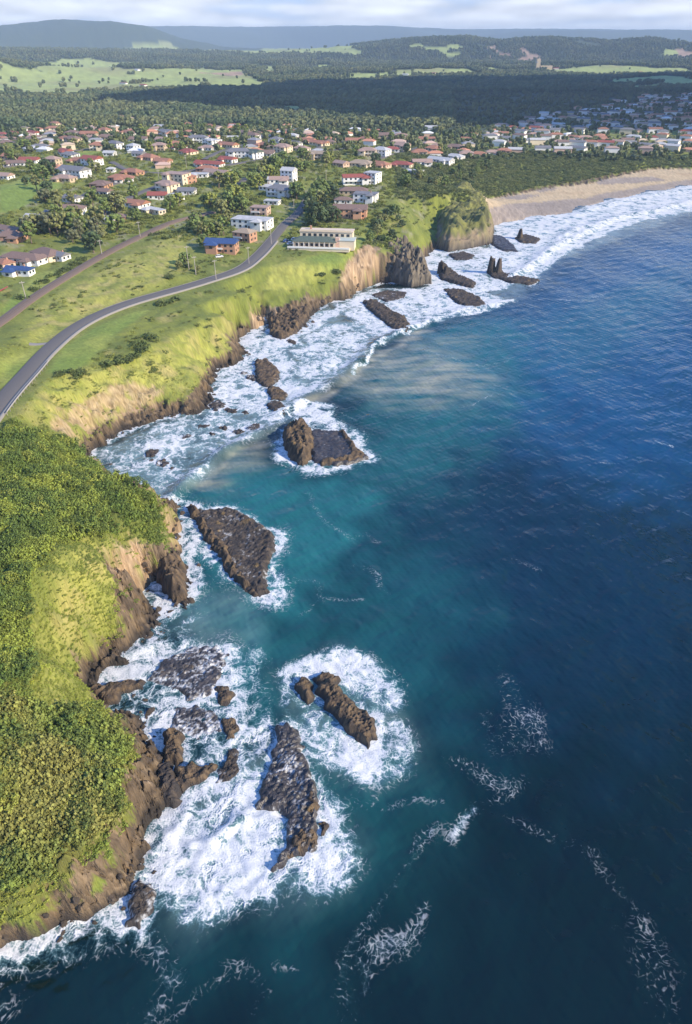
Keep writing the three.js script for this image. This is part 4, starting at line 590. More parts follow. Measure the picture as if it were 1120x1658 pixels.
// guard rail on the seaward side where the road passes the cliff
{
  const wood = new THREE.MeshStandardMaterial({ color: new THREE.Color().setRGB(0.33, 0.31, 0.28), roughness: 0.8 });
  const w = coastRoad.w.filter((p) => { const q = seen(p[0], p[2], p[1]); return q[0] < 58 && q[0] > -20; });
  const g = new THREE.Group(); g.name = 'guard_rail'; const p0 = w[0]; g.position.set(p0[0], p0[2], p0[1]);
  const rail = new THREE.Mesh(ribbon(w.map((p) => [p[0] - p0[0], p[1] - p0[1], p[2] - p0[2]]), 5.4, 5.6, 0.95, 0.35), wood); rail.name = 'beam'; g.add(rail);
  const post = new THREE.BoxGeometry(0.16, 1.3, 0.16);
  for (let i = 0; i + 1 < w.length; i++) { const a = w[i], b = w[i + 1], L = Math.hypot(b[0] - a[0], b[1] - a[1]), m = new THREE.Mesh(post, wood); m.name = 'post'; m.position.set(a[0] - p0[0] - (b[1] - a[1]) / L * 5.5, a[2] - p0[2] + 0.2, a[1] - p0[1] + (b[0] - a[0]) / L * 5.5); g.add(m); }
  scene.add(shadows(g)); tag(g, 'pale guard rail at the cliff side of the coast road', 'guard rail');
}

// ---------------------------------------------------------------- buildings
const RGB = (r, g, b) => new THREE.Color().setRGB(r, g, b);
const ROOFS = { terracotta: [0.5, 0.235, 0.14], red: [0.42, 0.12, 0.085], brown: [0.3, 0.2, 0.155], grey: [0.26, 0.26, 0.27], white: [0.66, 0.66, 0.64], green: [0.13, 0.17, 0.13], blue: [0.05, 0.11, 0.28], pink: [0.52, 0.36, 0.28], tan: [0.5, 0.39, 0.27] };
const WALLS = { white: [0.78, 0.77, 0.74], cream: [0.68, 0.58, 0.42], brick: [0.44, 0.25, 0.16], pink: [0.6, 0.42, 0.32], grey: [0.42, 0.43, 0.44], tan: [0.5, 0.4, 0.28], salmon: [0.58, 0.33, 0.2] };
const matOf = {}; const stdMat = (key, c, rough) => matOf[key] ||= new THREE.MeshStandardMaterial({ color: RGB(...c), roughness: rough });
const roofTex = (() => { const N = 128, d = new Uint8Array(N * N * 4), R = rng(8); for (let i = 0; i < N * N; i++) { const y = (i / N) | 0, v = clamp(0.86 + 0.12 * (R() - 0.5) - (y % 8 < 1 ? 0.22 : 0) + 0.16 * fbm((i % N) * 0.06, y * 0.06, 3)); d[i * 4] = d[i * 4 + 1] = d[i * 4 + 2] = 255 * v; d[i * 4 + 3] = 255; } const t = new THREE.DataTexture(d, N, N); t.colorSpace = THREE.SRGBColorSpace; t.wrapS = t.wrapT = THREE.RepeatWrapping; t.magFilter = THREE.LinearFilter; t.needsUpdate = true; return t; })();
const roofMat = (k) => matOf['roof' + k] ||= new THREE.MeshStandardMaterial({ color: RGB(...ROOFS[k]), roughness: 0.75, map: roofTex });
const wallMat = (k) => stdMat('wall' + k, WALLS[k], 0.85);
const glassMat = new THREE.MeshStandardMaterial({ color: RGB(0.03, 0.04, 0.05), roughness: 0.12 });
const trimMat = stdMat('trim', [0.75, 0.74, 0.7], 0.7), doorMat = stdMat('door', [0.16, 0.09, 0.06], 0.6);
const BOX = new THREE.BoxGeometry(1, 1, 1);
function box(name, mat, w, h, d, x, y, z, parent, ry = 0) { const m = new THREE.Mesh(BOX, mat); m.name = name; m.scale.set(w, h, d); m.position.set(x, y, z); m.rotation.y = ry; parent.add(m); return m; }
function poly3(faces) {                                               // flat faces from corner lists, with uv in metres
  const pos = [], uv = [];
  for (const f of faces) { const a = new THREE.Vector3(...f[0]), e1 = new THREE.Vector3(...f[1]).sub(a).normalize(), n = new THREE.Vector3(...f[2]).sub(a).cross(e1).normalize(), e2 = new THREE.Vector3().crossVectors(e1, n); for (let i = 1; i + 1 < f.length; i++) for (const q of [f[0], f[i], f[i + 1]]) { pos.push(...q); const p = new THREE.Vector3(...q).sub(a); uv.push(p.dot(e1) / 4, p.dot(e2) / 4); } }
  const g = new THREE.BufferGeometry(); g.setAttribute('position', new THREE.BufferAttribute(new Float32Array(pos), 3)); g.setAttribute('uv', new THREE.BufferAttribute(new Float32Array(uv), 2)); g.computeVertexNormals(); return g;
}
const geoCache = {};
function roofGeo(type, w, d, rise) {
  const key = [type, w, d, rise].join(); if (geoCache[key]) return geoCache[key];
  const a = w / 2 + 0.5, b = d / 2 + 0.5, t = 0.18, r = type === 'hip' ? Math.max(0.1, a - b) : a;
  const A = [-a, 0, b], B = [a, 0, b], C2 = [a, 0, -b], D = [-a, 0, -b], E = [-r, rise, 0], F = [r, rise, 0], lo = ([x, y, z]) => [x, y - t, z];
  return geoCache[key] = poly3([[A, B, F, E], [C2, D, E, F], [B, C2, F], [D, A, E], [A, lo(A), lo(B), B], [B, lo(B), lo(C2), C2], [C2, lo(C2), lo(D), D], [D, lo(D), lo(A), A], [lo(A), lo(D), lo(C2), lo(B)]]);
}
function roofOn(parent, type, w, d, y, roof, x = 0, z = 0, turn = 0) {
  if (type === 'flat') { const m = box('roof', roofMat(roof), w + 0.6, 0.3, d + 0.6, x, y + 0.15, z, parent, turn); return m; }
  const m = new THREE.Mesh(roofGeo(type, w, d, Math.min(2.6, d * 0.22)), roofMat(roof)); m.name = 'roof'; m.position.set(x, y + 0.19, z); m.rotation.y = turn; parent.add(m); return m;
}
function windows(parent, n, w, y, z, x0 = 0, ww = 1.5, wh = 1.3) { for (let i = 0; i < n; i++) { const x = x0 + (i + 0.5) / n * w - w / 2; box('window', glassMat, ww, wh, 0.08, x, y, z + 0.035, parent); } }
const houses = [];
function house([u, v, w, d, st, type, roof, wall, where, turn], parts = true) {
  const [x, , z] = pick(u, v), R = rng(Math.round(u * 31 + v * 7)), g = new THREE.Group();
  const ry = turn !== undefined ? turn * D2R : (-18 + (R() - 0.5) * 50) * D2R, H = st * 2.7;
  let lo = 1e9, hi = -1e9; for (const [a, b] of [[-1, -1], [1, -1], [1, 1], [-1, 1], [0, 0]]) { const h = ground(x + a * w / 2 * Math.cos(ry), z + b * d / 2); lo = Math.min(lo, h); hi = Math.max(hi, h); }
  g.name = numbered('house'); const y0 = (lo + hi) / 2; g.position.set(x, y0, z); g.rotation.y = ry;
  const base = Math.max(0.5, y0 - lo + 0.4);
  box('wall', wallMat(wall), w, H + base, d, 0, (H - base) / 2, 0, g);
  if (type === 'gable') { const rise = Math.min(2.6, d * 0.22) * 0.93; const k = 'gab' + w + '_' + d; const gg = geoCache[k] ||= [poly3([[[-w / 2, 0, d / 2], [-w / 2, rise, 0], [-w / 2, 0, -d / 2]]]), poly3([[[w / 2, 0, -d / 2], [w / 2, rise, 0], [w / 2, 0, d / 2]]])]; for (const q of gg) { const m = new THREE.Mesh(q, wallMat(wall)); m.name = 'gable'; m.position.y = H + 0.02; g.add(m); } }
  const top = roofOn(g, type, w, d, H, roof);
  if (parts) {
    const n = Math.max(2, Math.round(w / 4));
    for (let s = 0; s < st; s++) { windows(g, n, w - 1, s * 2.7 + 1.6, d / 2); for (const sx of [-1, 1]) for (let k = 0; k < 2; k++) box('window', glassMat, 0.08, 1.2, 1.4, sx * (w / 2 + 0.035), s * 2.7 + 1.6, (k - 0.5) * d * 0.45, g); }
    box('door', doorMat, 1, 2, 0.1, (w - 1) / n * 0.5 * ((n % 2) ? 1 : 0), 1, d / 2 + 0.05, g);
    if (st > 1 && R() < 0.6) { box('balcony', trimMat, w * 0.5, 0.18, 1.6, -w * 0.15, 2.6, d / 2 + 0.8, g); box('balustrade', trimMat, w * 0.5, 0.8, 0.08, -w * 0.15, 3.1, d / 2 + 1.55, g); }
    if (R() < 0.3) { if (type === 'flat') box('chimney', wallMat('brick'), 0.7, 1.4, 0.7, w * 0.2, H + 0.9, -d * 0.12, g); else box('chimney', wallMat('brick'), 0.7, 1.6, 0.7, w * 0.2, 1.4, -d * 0.12, top); }
    if (w > 13) { const ww = 5 + 2 * R(), dx = (R() < 0.5 ? -1 : 1) * w * 0.24; box('wing', wallMat(wall), ww, H - 0.3 + base, 3.4, dx, (H - 0.3 - base) / 2, d / 2 + 1.6, g); const rr = roofOn(g, 'hip', 6.4, ww + 0.4, H - 0.32, roof, dx, d / 2 + 0.6, Math.PI / 2); rr.name = 'wing_roof'; box('window', glassMat, 1.8, 1.3, 0.08, dx, H - 1.5, d / 2 + 3.335, g); }
  }
  scene.add(shadows(g)); houses.push({ g, x, z, r: Math.max(w, d) / 2 + 2, roof, wall, where, st, u, type, w });
  return g;
}
const rf = { t: 'terracotta', r: 'red', b: 'brown', g: 'grey', w: 'white', n: 'green', p: 'pink', a: 'tan' }, wl = { w: 'white', c: 'cream', b: 'brick', p: 'pink', g: 'grey', t: 'tan' };
// u v width depth storeys roof-shape roof wall
const TOWN = [
  ['in the top left row of houses', '4 220 13 9 1 hip r w;24 219 16 9 1 gable r c;55 218 20 9 1 gable r w;33 230 14 9 1 hip b p;53 232 13 9 1 hip b b;11 234 13 9 1 hip b c'],
  ['behind the upper left trees', '118 219 13 9 1 hip b w;139 220 16 9 1 gable b c;154 218 9 8 1 hip g w;170 225 14 9 1 hip b c;107 248 13 8 1 gable r w;114 254 14 8 1 hip g w;159 243 13 10 2 hip t c;187 241 15 9 2 hip g w;178 252 10 7 1 gable w w'],
  ['above the green paddock', '127 264 15 9 1 hip t c;150 267 15 10 2 gable r w;122 286 22 12 2 gable g w;48 263 15 9 1 gable r w;23 268 20 8 1 hip b w;4 289 16 8 1 gable p w;180 278 6 5 1 hip w w'],
  ['amid the left suburb', '194 292 14 9 1 hip t b;164 302 13 9 1 hip b b;170 315 10 7 1 gable b w;118 325 11 8 1 gable g w;216 283 15 9 1 hip t b;202 293 13 9 1 hip t w;217 245 9 9 2 hip w w;225 253 10 8 1 gable g w;242 259 17 10 1 hip t p;264 265 13 9 1 gable t p'],
  ['in the upper middle row of the suburb', '207 217 14 8 1 hip t c;223 228 20 8 1 gable b w;244 217 12 8 1 hip g w;266 229 17 8 1 gable p c;289 242 14 8 1 hip r w;305 249 15 10 1 hip r c;321 231 20 9 2 hip g w;344 234 17 10 2 flat w w;369 238 21 9 1 gable t c;336 243 14 8 1 hip p w;367 209 12 8 1 gable r b;397 210 12 8 1 hip r w'],
  ['in the bright central row of the suburb', '339 269 24 9 1 gable r w;335 277 15 9 1 hip t b;351 284 21 9 1 gable p w;323 286 13 8 1 flat w w;287 298 18 11 3 flat p c;272 309 15 9 2 hip p c;305 297 9 9 2 hip t b;255 321 12 8 1 gable r w;284 322 12 6 1 flat w w;303 314 12 8 1 gable g w;223 335 14 8 1 gable t w;251 345 15 5 1 flat w c;369 262 14 8 1 gable r w'],
  ['along the ridge street in the town centre', '387 254 21 10 2 hip g w;410 255 17 9 2 gable n w;430 251 15 9 1 gable b w;426 217 13 8 1 hip r w;431 225 13 8 1 gable g w;428 238 14 9 1 hip t b;447 234 12 10 2 hip g w;458 246 15 10 2 hip p c;476 236 14 9 1 gable g w;474 223 11 8 1 hip w w;488 244 14 9 1 hip p c;494 231 21 8 1 gable t c;517 235 19 8 1 gable t c;517 248 13 7 1 hip w c;533 233 10 8 1 hip b c'],
  ['on the rise behind the sea-front houses', '571 231 14 9 1 gable t w;593 229 19 9 1 hip t w;595 252 16 10 2 hip p c;617 251 15 10 2 hip w w;634 245 14 9 1 hip r w;651 243 13 10 2 gable p c;584 269 20 11 1 hip a c;614 270 18 10 1 hip t p;649 269 19 10 1 hip r c;552 269 12 8 1 gable p p;666 232 17 9 1 hip g w;691 228 18 8 1 gable t c;679 250 15 10 1 hip t c;700 248 13 9 2 hip t c'],
  ['above the dunes', '683 265 17 9 1 gable p w;713 262 24 9 1 gable w w;736 257 17 9 1 hip w w;736 241 18 10 1 hip b t;754 256 13 9 2 hip p c;670 281 15 6 1 flat w w;774 253 15 9 1 hip t c;796 250 14 9 1 hip p w;815 247 14 8 1 hip t p'],
  ['beside the railway on the left', '18 378 18 7 1 gable b w;20 388 14 9 1 hip b b;41 424 22 9 1 hip b w;79 417 17 10 1 hip b c;98 420 8 6 1 gable g w;62 359 13 8 1 gable w w;71 366 11 7 1 hip b w;114 344 18 10 1 hip b w;87 352 10 8 1 gable g w;180 362 9 6 1 gable w c;192 357 9 7 1 hip b b;9 432 9 6 1 hip t p'],
  ['beside the coast road', '397 390 11 8 2 hip a b;409 368 22 11 2 flat w w;422 348 11 8 2 flat p p;441 331 10 6 1 flat w w;431 307 9 6 1 gable w w;455 317 18 10 2 hip g w;452 302 13 8 2 gable p w;447 296 12 7 1 gable w w'],
];
for (const [where, list] of TOWN) for (const h of list.split(';')) { const [u, v, w, d, st, type, r, k] = h.split(' '); house([+u, +v, Math.round(w * 1.12), +d + 1, +st, type, rf[r], wl[k], where]); }
house([468, 293, 11, 10, 3, 'gable', 'white', 'white', 'the tallest, on the knoll beside the road cutting', -20]);
house([360, 407, 18, 9, 2, 'gable', 'blue', 'brick', 'bright blue roof, standing by the coast road', -8]);
house([567, 350, 23, 11, 2, 'gable', 'brown', 'salmon', 'long salmon block between the motel and white houses', -6]);
house([578, 298, 24, 9, 2, 'gable', 'red', 'white', 'wide white front overlooking the sea cliff', 8]);
house([603, 296, 11, 11, 3, 'flat', 'white', 'white', 'square white tower block at the cliff edge', -30]);
house([572, 314, 22, 10, 1, 'hip', 'brown', 'tan', 'low brown roof between the two white cliff-top houses', -4]);
house([592, 326, 17, 11, 2, 'flat', 'grey', 'white', 'modern white terraces above the salmon block', -14]);
house([556, 329, 13, 8, 1, 'hip', 'brown', 'white', 'low house left of the modern white terraces', -6]);
house([33, 443, 14, 6, 1, 'gable', 'blue', 'white', 'long low shed on the lawn beside the railway', -12]);
// the suburb behind the beach
{
  const R = rng(1234), rows = [[1020, 1125, 157, 6], [985, 1125, 167, 9], [955, 1125, 177, 10], [870, 1125, 187, 15], [850, 1125, 197, 16], [800, 1125, 207, 18], [770, 1125, 217, 18], [745, 1125, 227, 18], [790, 1125, 237, 15], [830, 1125, 246, 10]];
  const cols = ['terracotta', 'terracotta', 'red', 'brown', 'grey', 'grey', 'white', 'pink'];
  for (const [u0, u1, v, n] of rows) for (let i = 0; i < n; i++) { if (R() < 0.16) continue; const u = lerp(u0, u1, (i + 0.2 + 0.6 * R()) / n), vv = v + (R() - 0.5) * 6; house([u, vv, Math.round(13 + 8 * R()), 9, R() < 0.4 ? 2 : 1, R() < 0.5 ? 'hip' : 'gable', cols[(R() * 8) | 0], R() < 0.72 ? 'white' : R() < 0.6 ? 'cream' : 'pink', 'far', undefined], false).userData.row = rows.findIndex((q) => q[2] === v); }
}
// lone farm buildings on the pastures
for (const [u, v, roof] of [[222, 114, 'white'], [232, 139, 'red'], [200, 137, 'brown'], [258, 145, 'white'], [452, 134, 'white'], [486, 136, 'white'], [478, 118, 'pink'], [60, 164, 'white'], [656, 122, 'white'], [672, 121, 'white'], [700, 120, 'red'], [735, 121, 'brown'], [745, 119, 'white'], [690, 124, 'white'], [838, 107, 'white'], [900, 112, 'red'], [1035, 118, 'red'], [1050, 119, 'white'], [700, 210, 'white'], [186, 192, 'white'], [248, 195, 'white']]) house([u, v, 22, 12, 1, 'gable', roof, 'white', 'farm'], false);

{ // more roofs half hidden among the gardens
  const R = rng(4321), cols = ['terracotta', 'tan', 'pink', 'brown', 'grey', 'white', 'terracotta'], P = pickXZ([[0, 212], [250, 208], [560, 214], [660, 226], [650, 262], [560, 262], [420, 262], [330, 300], [250, 330], [110, 325], [90, 295], [0, 270]]), xs = P.map((q) => q[0]), zs = P.map((q) => q[1]); let n = 0;
  for (let k = 0; k < 4000 && n < 46; k++) { const x = lerp(Math.min(...xs), Math.max(...xs), R()), z = lerp(Math.min(...zs), Math.max(...zs), R()); if (!inPoly(P, x, z) || mask('lawn', x, z) > 0.05 || houses.some((h) => Math.hypot(h.x - x, h.z - z) < h.r + 9)) continue; const nr = nearRoad(x, z); if (nr && nr[0] < 11) continue; const q = seen(x, gridH(x, z), z); house([q[0], q[1], Math.round(13 + 7 * R()), 10, R() < 0.25 ? 2 : 1, R() < 0.6 ? 'hip' : 'gable', cols[(R() * 7) | 0], ['white', 'cream', 'white', 'tan'][(R() * 4) | 0], q[0] < 200 ? 'in the left gardens' : q[0] < 400 ? 'in the central gardens' : 'in the ridge gardens']); n++; }
}
// labels: what it looks like and where, and where that is not enough its place among its likes
{
  const by = new Map(), ord = ORD, rowName = ['top', 'second', 'third', 'fourth', 'fifth', 'sixth', 'seventh', 'eighth', 'ninth', 'lowest'];
  for (const h of houses) {
    const storey = h.st > 2 ? 'three-storey ' : h.st > 1 ? 'two-storey ' : '', shape = h.type === 'flat' ? 'flat' : h.type === 'hip' ? 'hipped' : 'gabled';
    const base = h.where === 'far' ? `row${h.g.userData.row}` : h.where === 'farm' ? 'farm' : h.where.startsWith('in') || h.where.startsWith('a') || h.where.startsWith('be') || h.where.startsWith('on') ? `${storey}${h.wall} house with ${shape} ${h.roof} roof ${h.where}` : `${h.wall} house, ${h.where}`;
    (by.get(base) || by.set(base, []).get(base)).push(h);
  }
  for (const [base, hs] of by) { hs.sort((a, b) => a.u - b.u); hs.forEach((h, i) => { const far = h.where === 'far' || h.where === 'farm'; tag(h.g, h.where === 'farm' ? `tiny white farm building with ${h.roof} roof, ${ORD[i] || 'last'} from left on the far country` : far ? `${h.wall} house with ${h.roof} roof, ${ORD[i]} from left, ${rowName[h.g.userData.row]} row of beach suburb` : hs.length === 1 ? base : `${ord[i]} from left, ${base.replace(' in the ', ', ').replace(' of the suburb', '')}`, 'house', h.where === 'far' ? 'houses of the suburb behind the beach' : h.where === 'farm' ? 'far farm buildings' : 'houses of the suburb'); delete h.g.userData.row; }); }
}
// beyond the 297 that show largest: the small roofs that fill the gaps of both suburbs, as one mass
{
  const R = rng(9876), geos = [], tint = (g, c) => { g = g.index ? g.toNonIndexed() : g; const n = g.attributes.position.count, a = new Float32Array(n * 3); for (let i = 0; i < n; i++) { a[i * 3] = c[0]; a[i * 3 + 1] = c[1]; a[i * 3 + 2] = c[2]; } g.setAttribute('color', new THREE.BufferAttribute(a, 3)); return g; };
  const cols = ['terracotta', 'tan', 'pink', 'brown', 'grey', 'white', 'terracotta'];
  for (const [poly, want] of [[[[0, 209], [250, 206], [560, 211], [680, 220], [780, 235], [760, 252], [640, 262], [420, 262], [330, 300], [250, 330], [110, 325], [90, 295], [0, 270]], 95], [[[745, 222], [860, 192], [960, 172], [1040, 155], [1130, 152], [1130, 250], [930, 248], [780, 240]], 110]]) {
    const P = pickXZ(poly), xs = P.map((q) => q[0]), zs = P.map((q) => q[1]); let n = 0;
    for (let k = 0; k < 9000 && n < want; k++) {
      const x = lerp(Math.min(...xs), Math.max(...xs), R()), z = lerp(Math.min(...zs), Math.max(...zs), R()); if (!inPoly(P, x, z) || mask('lawn', x, z) > 0.05 || houses.some((h) => Math.hypot(h.x - x, h.z - z) < h.r + 6)) continue; const nr = nearRoad(x, z); if (nr && nr[0] < 9) continue;
      const w = 11 + 6 * R(), d = 8 + 2 * R(), H = R() < 0.2 ? 5.2 : 2.8, y = baseH(x, z), M = new THREE.Matrix4().makeRotationY((R() - 0.6) * 1.2).setPosition(x, y, z);
      geos.push(tint(new THREE.BoxGeometry(w, H + 2, d).translate(0, H / 2 - 1, 0).applyMatrix4(M), WALLS[['white', 'cream', 'white', 'pink'][(R() * 4) | 0]]), tint(roofGeo('hip', w, d, Math.min(2.4, d * 0.22)).clone().translate(0, H + 0.19, 0).applyMatrix4(M), ROOFS[cols[(R() * 7) | 0]]));
      houses.push({ x, z, r: 9 }); n++;
    }
  }
  geos.forEach((g) => { for (const k of Object.keys(g.attributes)) if (!['position', 'normal', 'color'].includes(k)) g.deleteAttribute(k); });
  const m = new THREE.Mesh(mergeGeometries(geos), new THREE.MeshStandardMaterial({ vertexColors: true, roughness: 0.8 })); m.name = 'small_houses'; m.userData = { kind: 'stuff', label: 'small roofs filling the gaps of the two suburbs', category: 'houses' }; scene.add(shadows(m));
}
// the motel above the grass slope
{
  const [x, , z] = pick(520, 402), g = new THREE.Group(); g.name = 'motel'; g.position.set(x, ground(x, z), z); g.rotation.y = -7 * D2R;
  const cr = wallMat('cream');
  box('terrace', wallMat('cream'), 37, 1.6, 5, -1, 0.1, 3.2, g); box('terrace_wall', wallMat('white'), 37, 1, 0.25, -1, 1.4, 5.85, g);
  const low = box('front_block', cr, 25, 4.4, 8, -4, 1.6, -2.6, g); roofOn(g, 'hip', 26, 9.5, 3.8, 'green', -4, -2.4).name = 'front_roof';
  windows(g, 8, 24, 2, 1.435, -4, 1.7, 1.6);
  for (let i = 0; i < 9; i++) box('veranda_post', trimMat, 0.25, 2.9, 0.25, -16.5 + i * 3.15, 2.3, 2.9, g);
  box('upper_block', cr, 32, 8.4, 8.5, 2, 3.4, -11.2, g); box('upper_roof', stdMat('creamroof', [0.62, 0.5, 0.38], 0.8), 32.8, 0.4, 9.3, 2, 7.8, -11.2, g); box('parapet', cr, 31, 0.8, 0.3, 2, 8.4, -6.9, g);
  windows(g, 9, 30, 5.9, -6.95, 2, 1.8, 1.5); windows(g, 4, 12, 2.6, -6.95, 12, 1.8, 1.5);
  box('side_wing', cr, 9, 5.4, 9, 15.5, 1.9, -3.5, g); box('side_roof', stdMat('palegreen', [0.42, 0.47, 0.42], 0.8), 9.6, 0.35, 9.6, 15.5, 4.77, -3.5, g);
  box('stair_tower', wallMat('pink'), 2.4, 7, 2.6, 9.9, 2.6, -0.3, g);
  box('chimney', wallMat('brick'), 1, 2.2, 1, -8, 9, -12, g);
  scene.add(shadows(g)); tag(g, 'long cream motel with green front roof and terrace above the grassy sea slope', 'motel');
  houses.push({ x, z: z - 5, r: 22 }); houses.push({ x: x + 12, z: z - 6, r: 14 });
}
// quarry silo far off, seen as a white block
{ const [x, , z] = pick(870, 112), g = new THREE.Group(); g.name = 'quarry_silo'; g.position.set(x, baseH(x, z), z); box('tower', wallMat('tan'), 16, 42, 16, 0, 17, 0, g); box('shed', wallMat('tan'), 50, 14, 24, 36, 6, 0, g); box('conveyor', wallMat('grey'), 3, 3, 40, -10, 26, 18, g); scene.add(shadows(g)); tag(g, 'pale silo and sheds below the quarry on the far ridge', 'silo'); }

// ---------------------------------------------------------------- poles, cars
const poleMat = stdMat('pole', [0.4, 0.36, 0.32], 0.9);
[[42, 484, 9, 'by the railway nearest the left edge'], [165, 413, 9, 'by the railway where the tree belt ends'], [227, 384, 10, 'by the railway beyond the tree belt'], [350, 455, 11, 'at the roadside below the blue-roofed house'], [403, 428, 10, 'at the bend of the coast road'], [439, 395, 11, 'where the coast road enters the shade'], [306, 437, 13, 'tall one in the bushes above the coast road'], [317, 444, 10, 'short one in the bushes above the coast road'], [513, 312, 11, 'on the green beside the road cutting'], [476, 348, 11, 'at the shady road junction behind the motel'], [528, 297, 11, 'before the brown-roofed houses'], [258, 295, 10, 'at the street corner in the left suburb'], [375, 298, 12, 'at the edge of the railway trees'], [302, 272, 11, 'beside the curved suburb street']].forEach(([u, v, h, where]) => {
  const [x, , z] = pick(u, v), g = new THREE.Group(); g.name = numbered('utility_pole'); g.position.set(x, ground(x, z), z); g.rotation.y = 0.5;
  const p = new THREE.Mesh(new THREE.CylinderGeometry(0.14, 0.2, h, 8), poleMat); p.name = 'post'; p.position.y = h / 2 - 0.3; g.add(p);
  box('crossarm', poleMat, 2.4, 0.16, 0.16, 0, h - 1, 0.17, g); for (const s of [-1, -0.4, 0.4, 1]) box('insulator', trimMat, 0.1, 0.22, 0.1, s, h - 0.8, 0.17, g);
  scene.add(shadows(g)); tag(g, 'pale utility pole ' + where, 'utility pole', 'utility poles');
});
const tyreMat = stdMat('tyre', [0.02, 0.02, 0.02], 0.9);
const wheelGeo = new THREE.CylinderGeometry(0.33, 0.33, 0.24, 14).rotateX(Math.PI / 2);
const hubGeo = new THREE.CylinderGeometry(0.19, 0.19, 0.26, 10).rotateX(Math.PI / 2);
const bodyGeo = (() => { const s = new THREE.Shape(); s.moveTo(-2.15, 0.3); s.lineTo(2.15, 0.3); s.quadraticCurveTo(2.25, 0.85, 1.95, 0.9); s.lineTo(1.05, 0.97); s.lineTo(-1.9, 1.0); s.quadraticCurveTo(-2.25, 0.9, -2.15, 0.3); const g = new THREE.ExtrudeGeometry(s, { depth: 1.6, bevelEnabled: true, bevelSize: 0.06, bevelThickness: 0.06, bevelSegments: 2 }); g.translate(0, 0, -0.8); return g; })();
const cabGeo = (() => { const s = new THREE.Shape(); s.moveTo(-1.8, 0.95); s.lineTo(1.1, 0.95); s.lineTo(0.45, 1.45); s.lineTo(-1.45, 1.48); s.closePath(); const g = new THREE.ExtrudeGeometry(s, { depth: 1.4, bevelEnabled: true, bevelSize: 0.04, bevelThickness: 0.05, bevelSegments: 1 }); g.translate(0, 0, -0.7); return g; })();
[[355, 417, 20, [0.75, 0.75, 0.75], 'white car parked on the verge below the blue-roofed house'], [470, 397, 40, [0.7, 0.7, 0.72], 'silver car outside the left end of the motel'], [463, 391, 60, [0.1, 0.16, 0.35], 'blue car between the motel and the road'], [477, 389, 30, [0.72, 0.72, 0.7], 'white car deepest in the motel car park'], [494, 335, 70, [0.6, 0.62, 0.65], 'pale car on the shaded road behind the motel'], [545, 308, 20, [0.7, 0.7, 0.7], 'white car beside the brown-roofed houses']].forEach(([u, v, ry, c, label]) => {
  const [x, , z] = pick(u, v), g = new THREE.Group(); g.name = numbered('parked_car'); g.position.set(x, ground(x, z) + 0.1, z); g.rotation.y = ry * D2R;
  const paint = new THREE.MeshPhysicalMaterial({ color: RGB(...c), roughness: 0.35, clearcoat: 0.8 });
  const b = new THREE.Mesh(bodyGeo, paint); b.name = 'body'; g.add(b); const k = new THREE.Mesh(cabGeo, glassMat); k.name = 'cabin_glass'; g.add(k); box('roof', paint, 1.9, 0.06, 1.42, -0.5, 1.53, 0, g);
  for (const sx of [-1.35, 1.35]) for (const sz of [-0.78, 0.78]) { const m = new THREE.Mesh(wheelGeo, tyreMat); m.name = 'wheel'; m.position.set(sx, 0.33, sz); g.add(m); const hub = new THREE.Mesh(hubGeo, trimMat); hub.name = 'hub'; m.add(hub); }
  scene.add(shadows(g)); tag(g, label, 'car', 'parked cars');
});
{ // red slide and timber terrace left of the shed
  const [x, , z] = pick(3, 471), g = new THREE.Group(); g.name = 'playground_slide'; g.position.set(x, ground(x, z), z); g.rotation.y = 0.4; const red = stdMat('slide', [0.55, 0.06, 0.04], 0.5);
  const ramp = box('ramp', red, 5.4, 0.15, 1.6, 0.6, 1, 0, g); ramp.rotation.z = 0.38; box('platform', red, 1.8, 0.15, 1.8, -2.7, 2, 0, g); for (const a of [-1, 1]) for (const b of [-3.4, -2]) box('leg', trimMat, 0.12, 2, 0.12, b, 1, a * 0.8, g);
  scene.add(shadows(g)); tag(g, 'red slide on the grass at the left edge near the shed', 'slide');
}
console.log('town', houses.length);

// ---------------------------------------------------------------- trees
function leafCloud(seed, clumps, per, leaf, spread, tone = 0.28) {    // many leaf-sized faces in clumps; clumps: [x, y, z, radius]
  const R = rng(seed), pos = [], col = [], nor = [];
  for (const [cx, cy, cz, cr] of clumps) {
    const ct = 1 + (R() - 0.5) * tone;
    for (let i = 0; i < per; i++) {
      const a = R() * 6.283, b = Math.acos(2 * R() - 1), rr = cr * (0.55 + 0.5 * R()), nx = Math.sin(b) * Math.cos(a), ny = Math.cos(b), nz = Math.sin(b) * Math.sin(a);
      const n = new THREE.Vector3(nx + (R() - 0.5) * spread, ny + (R() - 0.5) * spread + 0.25, nz + (R() - 0.5) * spread).normalize(), t = new THREE.Vector3(R() - 0.5, R() - 0.5, R() - 0.5).cross(n).normalize(), s = new THREE.Vector3().crossVectors(n, t);
      const L = leaf * (0.6 + 0.8 * R()), p = new THREE.Vector3(cx + nx * rr, cy + ny * rr * 0.85, cz + nz * rr), v = ct * (1 + (R() - 0.5) * tone);
      const q = [[-0.5, -0.1], [0.1, -0.45], [0.5, 0.15], [-0.15, 0.45]].map(([i2, j2]) => p.clone().addScaledVector(t, i2 * L).addScaledVector(s, j2 * L));
      for (const k of [0, 1, 2, 0, 2, 3]) { pos.push(q[k].x, q[k].y, q[k].z); nor.push(n.x, n.y, n.z); col.push(v, v, v); }
    }
  }
  const g = new THREE.BufferGeometry(); g.setAttribute('position', new THREE.BufferAttribute(new Float32Array(pos), 3)); g.setAttribute('normal', new THREE.BufferAttribute(new Float32Array(nor), 3)); g.setAttribute('color', new THREE.BufferAttribute(new Float32Array(col), 3)); return g;
}
